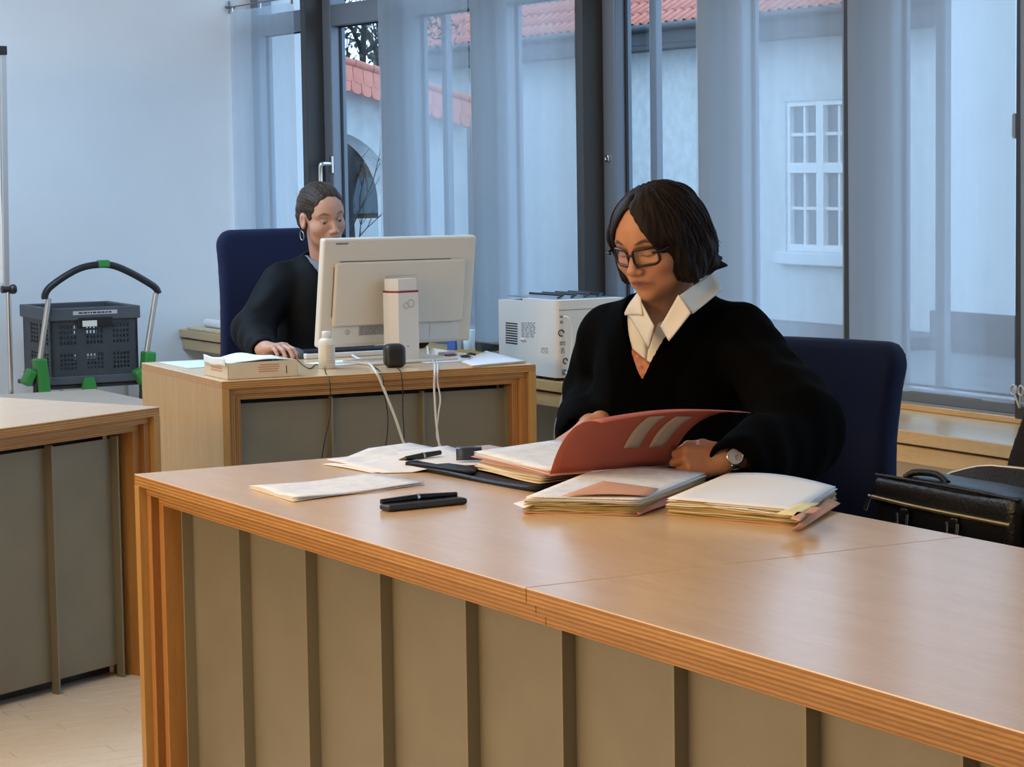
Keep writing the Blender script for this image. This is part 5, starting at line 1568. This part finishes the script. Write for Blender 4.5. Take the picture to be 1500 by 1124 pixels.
sdf_obj('robe', V, F, 'robe', judge, col=np.array((0.0021, 0.0019, 0.0018)) * (1 - band[:, None]) + np.array((0.0006, 0.0006, 0.0006)) * band[:, None])
# white shirt with open collar, orange scarf below it
sh = Sdf(); robe_base(sh, -0.010)
sh.fun(lambda P: np.maximum(np.maximum(np.abs(P[..., 1]) - 0.12, -P[..., 0] + 0.0), np.maximum(0.84 - P[..., 2], P[..., 2] - 1.10)), k=0.004, op='i')
sh.fun(lambda P: np.maximum(np.abs(P[..., 1] - 0.004) - vneck(P[..., 2], 0.985, 0.28, 0.05), 0.05 - P[..., 0]) * 0.9, k=0.004, op='s')
sh.cone(T(-0.02, 0, -0.07), nb, 0.060, 0.066, k=0.01, op='s')
sh.disp = lambda P: 0.0014 * wob(P * np.array([1, 1, .5]), 90, 7) + 0.0010 * wob(P, 40, 8)
V, F = sh.mesh((-0.02, -0.14, 0.82), (0.24, 0.14, 1.13), 0.004)
shirt = sdf_obj('shirt', V, F, 'shirt', judge)
sc_ = Sdf(); robe_base(sc_, -0.004)
sc_.fun(lambda P: np.maximum(np.maximum(np.abs(P[..., 1]) - 0.05, -P[..., 0] + 0.05), np.maximum(0.87 - P[..., 2], P[..., 2] - 0.972 + 0.6 * (P[..., 1] + 0.0))), k=0.006, op='i')
sc_.disp = lambda P: 0.002 * wob(P, 110, 3)
V, F = sc_.mesh((0.03, -0.07, 0.85), (0.24, 0.07, 1.04), 0.004)
sdf_obj('scarf', V, F, 'blouse_orange', judge)
def patch(corners, bulge, n=9):
    a, b, c, d = [np.asarray(p, float) for p in corners]
    nn = np.cross(b - a, d - a); nn /= np.linalg.norm(nn)
    P = np.zeros((n, n, 3))
    for i in range(n):
        for j in range(n):
            u, v = i / (n - 1), j / (n - 1)
            P[i, j] = a * (1 - u) * (1 - v) + b * u * (1 - v) + c * u * v + d * (1 - u) * v + nn * bulge * math.sin(math.pi * u) * math.sin(math.pi * v)
    return P
jn = jdir(-CF)
# collar leaves (wearer's left and right) and the stand behind the neck
L1 = patch([jl(1046, 397, 3.075), jl(1058, 424, 3.045), jl(1015, 460, 2.905), jl(994, 434, 2.885)], 0.008)
m = MB(); m.sheet(L1, 0.003); m.build('collar_leaf', 'shirt', shirt)
L2 = patch([jl(938, 424, 2.895), jl(921, 447, 2.90), jl(914, 462, 2.905), jl(941, 462, 2.872)], 0.006)
m = MB(); m.sheet(L2, 0.003); m.build('collar_leaf', 'shirt', shirt)
L3 = patch([jl(994, 432, 2.885), jl(1012, 459, 2.890), jl(980, 500, 2.872), jl(968, 478, 2.872)], 0.004)
m = MB(); m.sheet(L3, 0.0025); m.build('lapel', 'shirt', shirt)
L4 = patch([jl(936, 436, 2.888), jl(921, 462, 2.895), jl(950, 510, 2.872), jl(958, 478, 2.868)], 0.004)
m = MB(); m.sheet(L4, 0.0025); m.build('lapel', 'shirt', shirt)
ring = []
for a in np.linspace(-2.2, 2.2, 19):
    dd = np.array([-math.cos(a) * 0.066, math.sin(a) * 0.070, 0.0])
    c = np.array([0.045, 0, 0])
    ring.append([c + dd * (1.12 - 0.12 * v) + np.array([0, 0, 1.075 + 0.048 * v + 0.012 * math.cos(a)]) for v in np.linspace(0, 1, 4)])
m = MB(); m.sheet(np.array(ring), 0.003); m.build('collar_stand', 'shirt', shirt)
# hair: chin-length bob, parted, framing the face
hr = Sdf()
HO = lambda x, y, z: hc + HM @ np.array([x, y, z])
hr.ell(HO(-0.014, 0, 0.030), (0.116, 0.098, 0.098), k=0.02, M=HM)
hr.cone(HO(0.045, -0.070, 0.030), HO(0.030, -0.086, -0.075), 0.020, 0.016, k=0.02)
hr.cone(HO(0.030, 0.078, 0.020), HO(0.015, 0.088, -0.080), 0.022, 0.016, k=0.02)
hr.ell(HO(-0.040, 0, -0.020), (0.092, 0.110, 0.092), k=0.03, M=HM)
hr.ell(HO(-0.020, 0.050, -0.050), (0.070, 0.052, 0.062), k=0.03, M=HM)
hr.ell(HO(-0.020, -0.050, -0.045), (0.068, 0.050, 0.066), k=0.03, M=HM)
hr.cone(HO(-0.06, 0.075, -0.082), HO(-0.088, 0.104, -0.096), 0.018, 0.004, k=0.02)
hr.cone(HO(-0.095, 0.045, -0.080), HO(-0.122, 0.062, -0.092), 0.02, 0.004, k=0.02)
def facecut(P):
    q = (P - hc) @ HM; x, y, z = q[..., 0], q[..., 1] + 0.004, q[..., 2]
    w_ = np.where(z > 0.03, 0.052 * np.clip((0.098 - z) / 0.068, 0, 1) ** 0.8, 0.052 + 0.012 * np.clip((0.03 - z) / 0.06, 0, 1))
    return np.maximum(np.abs(y) - w_, 0.032 - x + 0.25 * np.clip(z, -1, 0)) * 0.85
hr.fun(facecut, k=0.010, op='s')
def neckcut(P):
    q = (P - hc) @ HM; x, y, z = q[..., 0], q[..., 1], q[..., 2]
    return np.maximum(z + 0.098 - 0.10 * np.clip(x, -1, 0.05), -0.4 - z)
hr.fun(neckcut, k=0.006, op='s')
hr.ell(HO(0.010, 0, -0.085), (0.080, 0.058, 0.065), k=0.006, op='s', M=HM)
def strands(P):
    q = (P - hc) @ HM; x, y, z = q[..., 0], q[..., 1], q[..., 2]
    ph = np.arctan2(y, x + 0.01)
    return (0.0011 * np.sin(ph * 46 + 3 * np.sin(z * 30 + ph * 3)) + 0.0016 * np.sin(ph * 17 + z * 45)) * (0.35 + 0.65 * smooth(0.3, 1.3, np.abs(ph))) + 0.002 * wob(P, 40, 9)
hr.disp = strands
V, F = hr.mesh(hc - 0.17, hc + 0.17, 0.0034)
hair_ = sdf_obj('hair', V, F, 'hair_dark', judge)
# loose locks lying over the bob, their tips breaking up the hem
rs = random.Random(12); PTS = []
NS = 84
for k in range(NS):
    q_ = -1 if rs.random() < 0.35 else 1
    ph = q_ * rs.uniform(0.80, 3.1)
    th1 = rs.uniform(1.95, 2.22) - 0.10 * (abs(ph) < 1.3)
    th0 = rs.uniform(0.15, 0.9)
    tw_ = rs.uniform(-0.12, 0.12)
    row = []
    for t_ in np.linspace(0, 1, 11):
        th = th0 + (th1 - th0) * t_
        a_ = ph + tw_ * t_ + 0.03 * math.sin(6 * t_ + k)
        row.append(HO(-0.012 + 0.125 * math.sin(th) * math.cos(a_), 0.115 * math.sin(th) * math.sin(a_), 0.012 + 0.115 * math.cos(th)))
    PTS.append(row)
PTS = hr.project(np.array(PTS), 0.0004, it=8)
m = MB()
for k in range(NS):
    pts = [Vector(v) for v in PTS[k]]
    e_ = (pts[-1] - pts[-3]); out_ = Vector(PTS[k][-1] - hc); out_.z = 0
    pts.append(pts[-1] + e_ * 0.30 + out_.normalized() * rs.uniform(-0.003, 0.006))
    r0 = rs.uniform(0.0011, 0.0026)
    m.tube(spline(pts, 2), [r0 * (0.35 + 0.65 * min(1, 4 * u_)) * (1 - 0.85 * max(0, (u_ - .6) / .4)) for u_ in np.linspace(0, 1, 2 * (len(pts) - 1) + 1)], 5, cap=False)
o = m.build('loose_locks', 'hair_dark', hair_); o['kind'] = 'stuff'
# glasses
def rr_ring(c, w_, h_, r_, n=5):
    pts = []
    for (sx, sz, a0) in ((1, 1, 0), (-1, 1, 90), (-1, -1, 180), (1, -1, 270)):
        for k in range(n + 1):
            a = math.radians(a0 + 90 * k / n)
            pts.append((sx * (w_ - r_) + r_ * math.cos(a), sz * (h_ - r_) + r_ * math.sin(a)))
    out = []
    for yy, zz in pts:
        out.append(HO(c[0] - 0.0028 * ((abs(c[1] + yy) / 0.012) ** 2) * 0.35, c[1] + yy, c[2] + zz * (1.0 if zz > 0 else 1 - 0.12 * abs(yy) / w_)))
    return out
gl_ = thing('glasses', None, None, (0, 0, 0)); gl_.parent = judge
for q in (-1, 1):
    pts = rr_ring((0.1015, q * 0.034, -0.006), 0.0265, 0.0195, 0.010)
    m = MB(); m.tube(pts, 0.0031, 8, closed=True); m.build('rim', 'tortoise', gl_)
    m = MB(); m.add([tuple(p) for p in pts], [tuple(range(len(pts)))]); m.build('lens', 'lens_glass', gl_)
    m = MB(); m.tube(spline([HO(0.096, q * 0.060, 0.006), HO(0.085, q * 0.073, 0.006), HO(0.03, q * 0.083, 0.004), HO(-0.01, q * 0.085, -0.004)], 5), 0.0030, 8); m.build('temple_arm', 'tortoise', gl_)
m = MB(); m.tube(spline([HO(0.1015, -0.0085, 0.0), HO(0.1045, 0, 0.003), HO(0.1015, 0.0085, 0.0)], 4), 0.0026, 8); m.build('bridge', 'tortoise', gl_)
# steel watch on the left wrist
fL = jdir(-CR * 0.97 - CU * 0.10 - CF * 0.10); nL = jdir(-CF * 0.97 + CU * 0.15)
wc = hL - fL * 0.010
fL = fL / np.linalg.norm(fL); nL = nL - fL * (nL @ fL); nL /= np.linalg.norm(nL); sL = np.cross(nL, fL)
wt = thing('watch', None, None, (0, 0, 0)); wt.parent = judge
for k in range(16):
    a = 2 * math.pi * k / 16
    if abs(((a + math.pi) % (2 * math.pi)) - math.pi) < 0.3: continue
    rad = nL * math.cos(a) + sL * math.sin(a); tan = -nL * math.sin(a) + sL * math.cos(a)
    c = wc + rad * 0.0275
    Mx = Matrix(((fL[0], tan[0], rad[0], c[0]), (fL[1], tan[1], rad[1], c[1]), (fL[2], tan[2], rad[2], c[2]), (0, 0, 0, 1)))
    m = MB(); m.bbox(-0.008, -0.0052, -0.0015, 0.008, 0.0052, 0.0022, r=0.001, seg=1, M=Mx); m.build('band_link', 'steel', wt)
c = wc + nL * 0.027
Mx = Matrix(((fL[0], sL[0], nL[0], c[0]), (fL[1], sL[1], nL[1], c[1]), (fL[2], sL[2], nL[2], c[2]), (0, 0, 0, 1)))
m = MB(); m.lathe([(0.017, 0), (0.0185, 0.002), (0.0185, 0.006), (0.0160, 0.0085), (0.0152, 0.0078)], 24, M=Mx); m.build('case', 'steel', wt)
m = MB(); m.lathe([(0.0150, 0.0079), (0.001, 0.0080)], 24, M=Mx); m.build('dial', 'label_silver', wt)
m = MB(); m.box(-0.0004, 0, 0.0082, 0.0004, 0.009, 0.0088, M=Mx); m.box(-0.006, -0.0004, 0.0082, 0.0, 0.0004, 0.0088, M=Mx); m.build('hands', 'dark_print', wt)

# ---------------------------------------------------------------- the clerk
CO = np.array([3.775, 7.995, 0.0]); CRot = math.radians(268)
KM = rotm(CRot)
def cl(px, py, Y): return (ony(px, py, Y) - CO) @ KM
def cdir(v): return np.asarray(v, float) @ KM
clerk = thing('person', 'seated person in black robe with pulled-back hair and hand on the mouse', 'person', tuple(CO), CRot)
hk = cl(471, 316, 7.90)
KH = rotm(math.radians(4), math.radians(12), math.radians(7))
eK = cl(372, 488, 7.92); wK = cl(386, 514, 7.60); hK = cl(390, 511, 7.57)
eK2 = np.array([0.14, 0.30, 0.80]); wK2 = np.array([0.36, 0.14, 0.80])
bd = Sdf()
T = head(bd, hk, KH, wide=0.98, full=0.96, ears=True, nose=0.9)
nb2 = np.array([0.04, 0.0, 1.035])
bd.cone(T(-0.02, 0, -0.06), nb2, 0.048, 0.050, k=0.025)
bd.ell((0.03, 0, 0.95), (0.09, 0.14, 0.10), k=0.03)
for sgn, e_, w_ in ((-1, eK, hK), (1, eK2, wK2)):
    bd.cone((0.02, 0.15 * sgn, 0.97), e_, 0.042, 0.036, k=0.02)
    bd.cone(e_, w_, 0.034, 0.025, k=0.015)
tipsK = hand(bd, hK, cdir(CR * 0.66 - np.array([CF[0], CF[1], 0]) * 0.72 + np.array([0, 0, 0.16])), cdir((0, -0.1, 1)), cdir(CF * 0.7 + CR * 0.7),
             ((26, 34, 22), (28, 38, 24), (30, 38, 24), (30, 36, 22)), ((0.85, 0.45, -0.35), (0.95, 0.1, -0.3)), 0.90, spread=0.10)
tipsK2 = hand(bd, wK2, (0.9, -0.3, -0.1), (0, 0, 1), (0, -1, 0), ((15, 30, 20),) * 4, ((0.85, 0.45, -0.35), (0.95, 0.1, -0.3)), 0.90)
V, F = bd.mesh((-0.20, -0.52, 0.70), (0.62, 0.42, 1.38), 0.0034)
SK2 = (0.56, 0.31, 0.22)
C = face_colour(V, hk, KH, SK2, (0.42, 0.135, 0.115), (0.16, 0.085, 0.055), (0.045, 0.022, 0.018), wide=0.98, down=-0.7, open_=0.0060)
C = add_hands_colour(C, V, (tipsK,), SK2, None)
sdf_obj('body', V, F, 'skin', clerk, col=C)
kr = Sdf()
kr.ell((0.03, 0, 0.90), (0.125, 0.175, 0.20), k=0.05); kr.ell((0.02, 0, 0.70), (0.14, 0.19, 0.22), k=0.06)
kr.cone((0.0, -0.14, 1.00), (0.0, 0.14, 1.00), 0.062, k=0.05); kr.cone((-0.01, 0, 1.0), (0.0, 0, 1.045), 0.08, 0.068, k=0.04)
for sgn, e_, w_, re in ((-1, eK, wK, 0.078), (1, eK2, wK2, 0.08)):
    kr.cone((0.01, 0.17 * sgn, 0.975), e_ + np.array([0, 0, 0.02]), 0.068, re, k=0.035)
    d = (w_ - e_) / np.linalg.norm(w_ - e_)
    kr.cone(e_, w_ - d * 0.01, re * 0.95, 0.047, k=0.04)
    kr.cone(w_ - d * 0.04, w_ + d * 0.10, 0.034, 0.05, k=0.006, op='s')
for sgn in (-1, 1):
    kr.cone((0.02, 0.10 * sgn, 0.60), (0.40, 0.13 * sgn, 0.58), 0.12, 0.085, k=0.06)
    kr.cone((0.40, 0.13 * sgn, 0.575), (0.42, 0.14 * sgn, 0.12), 0.085, 0.10, k=0.05)
kr.fun(lambda P: np.maximum(np.abs(P[..., 1]) - np.clip((P[..., 2] - 0.90) * 0.48, 0, 0.075), np.maximum(0.02 - P[..., 0], 0.89 - P[..., 2])) * 0.9, k=0.006, op='s')
kr.cone(T(-0.02, 0, -0.07), nb2, 0.055, 0.060, k=0.01, op='s')
kr.disp = lambda P: (0.008 * wob(P * st, 26, 11) + 0.007 * wob(P * st, 54, 12)) * smooth(0.08, 0.2, np.abs(P[..., 1])) + 0.002 * wob(P * st, 30, 14)
V, F = kr.mesh((-0.24, -0.56, 0.0), (0.64, 0.46, 1.16), 0.0075)
sdf_obj('robe', V, F, 'robe_clerk', clerk)
ks = Sdf(); ks.ell((0.03, 0, 0.90), (0.117, 0.167, 0.19), k=0.05); ks.cone((0.0, -0.14, 1.00), (0.0, 0.14, 1.00), 0.055, k=0.05); ks.cone((0, 0, 1.0), (0.03, 0, 1.075), 0.075, 0.060, k=0.04)
ks.fun(lambda P: np.maximum(np.maximum(np.abs(P[..., 1]) - 0.10, -P[..., 0] - 0.02), np.maximum(0.84 - P[..., 2], P[..., 2] - 1.085)), k=0.004, op='i')
ks.fun(lambda P: np.maximum(np.abs(P[..., 1]) - np.clip((P[..., 2] - 0.96) * 0.34, 0, 0.05), 0.03 - P[..., 0]) * 0.9, k=0.004, op='s')
ks.cone(T(-0.02, 0, -0.07), nb2, 0.052, 0.056, k=0.01, op='s')
V, F = ks.mesh((-0.04, -0.12, 0.82), (0.2, 0.12, 1.11), 0.005)
sdf_obj('shirt', V, F, 'collar_grey', clerk)
# hair combed back to a knot
kh = Sdf(); KO = lambda x, y, z: hk + KH @ np.array([x, y, z])
kh.ell(KO(-0.010, 0, 0.034), (0.105, 0.080, 0.090), k=0.015, M=KH)
kh.ell(KO(-0.050, 0, -0.010), (0.060, 0.074, 0.075), k=0.02, M=KH)
kh.ell(KO(-0.122, 0, -0.005), (0.034, 0.042, 0.040), k=0.012, M=KH)
def hairline(P):
    q = (P - hk) @ KH; x, y, z = q[..., 0], q[..., 1], q[..., 2]
    return 0.030 - (0.917 * x - 0.40 * z) + 0.010 * np.clip(np.abs(y) / 0.06, 0, 1) ** 2
kh.fun(hairline, k=0.005, op='s')
for q in (-1, 1): kh.ell(KO(0.006, q * 0.080, -0.014), (0.024, 0.024, 0.036), k=0.006, op='s', M=KH)
def strands2(P):
    q = (P - hk) @ KH; x, y, z = q[..., 0], q[..., 1], q[..., 2]
    ph = np.arctan2(z - 0.01, y)
    return 0.0009 * np.sin(ph * 52 + 2 * np.sin(x * 40)) + 0.0011 * np.sin(ph * 15 + x * 25)
kh.disp = strands2
V, F = kh.mesh(hk - 0.17, hk + 0.17, 0.0036)
sdf_obj('hair', V, F, 'hair_brown', clerk)
m = MB(); R = 0.016
m.tube([KO(0.002 + R * math.cos(a), -0.083, -0.062 + R * 1.1 * math.sin(a)) for a in [k * math.pi / 10 for k in range(20)]], 0.0013, 6, closed=True); m.build('earring', 'steel', clerk)
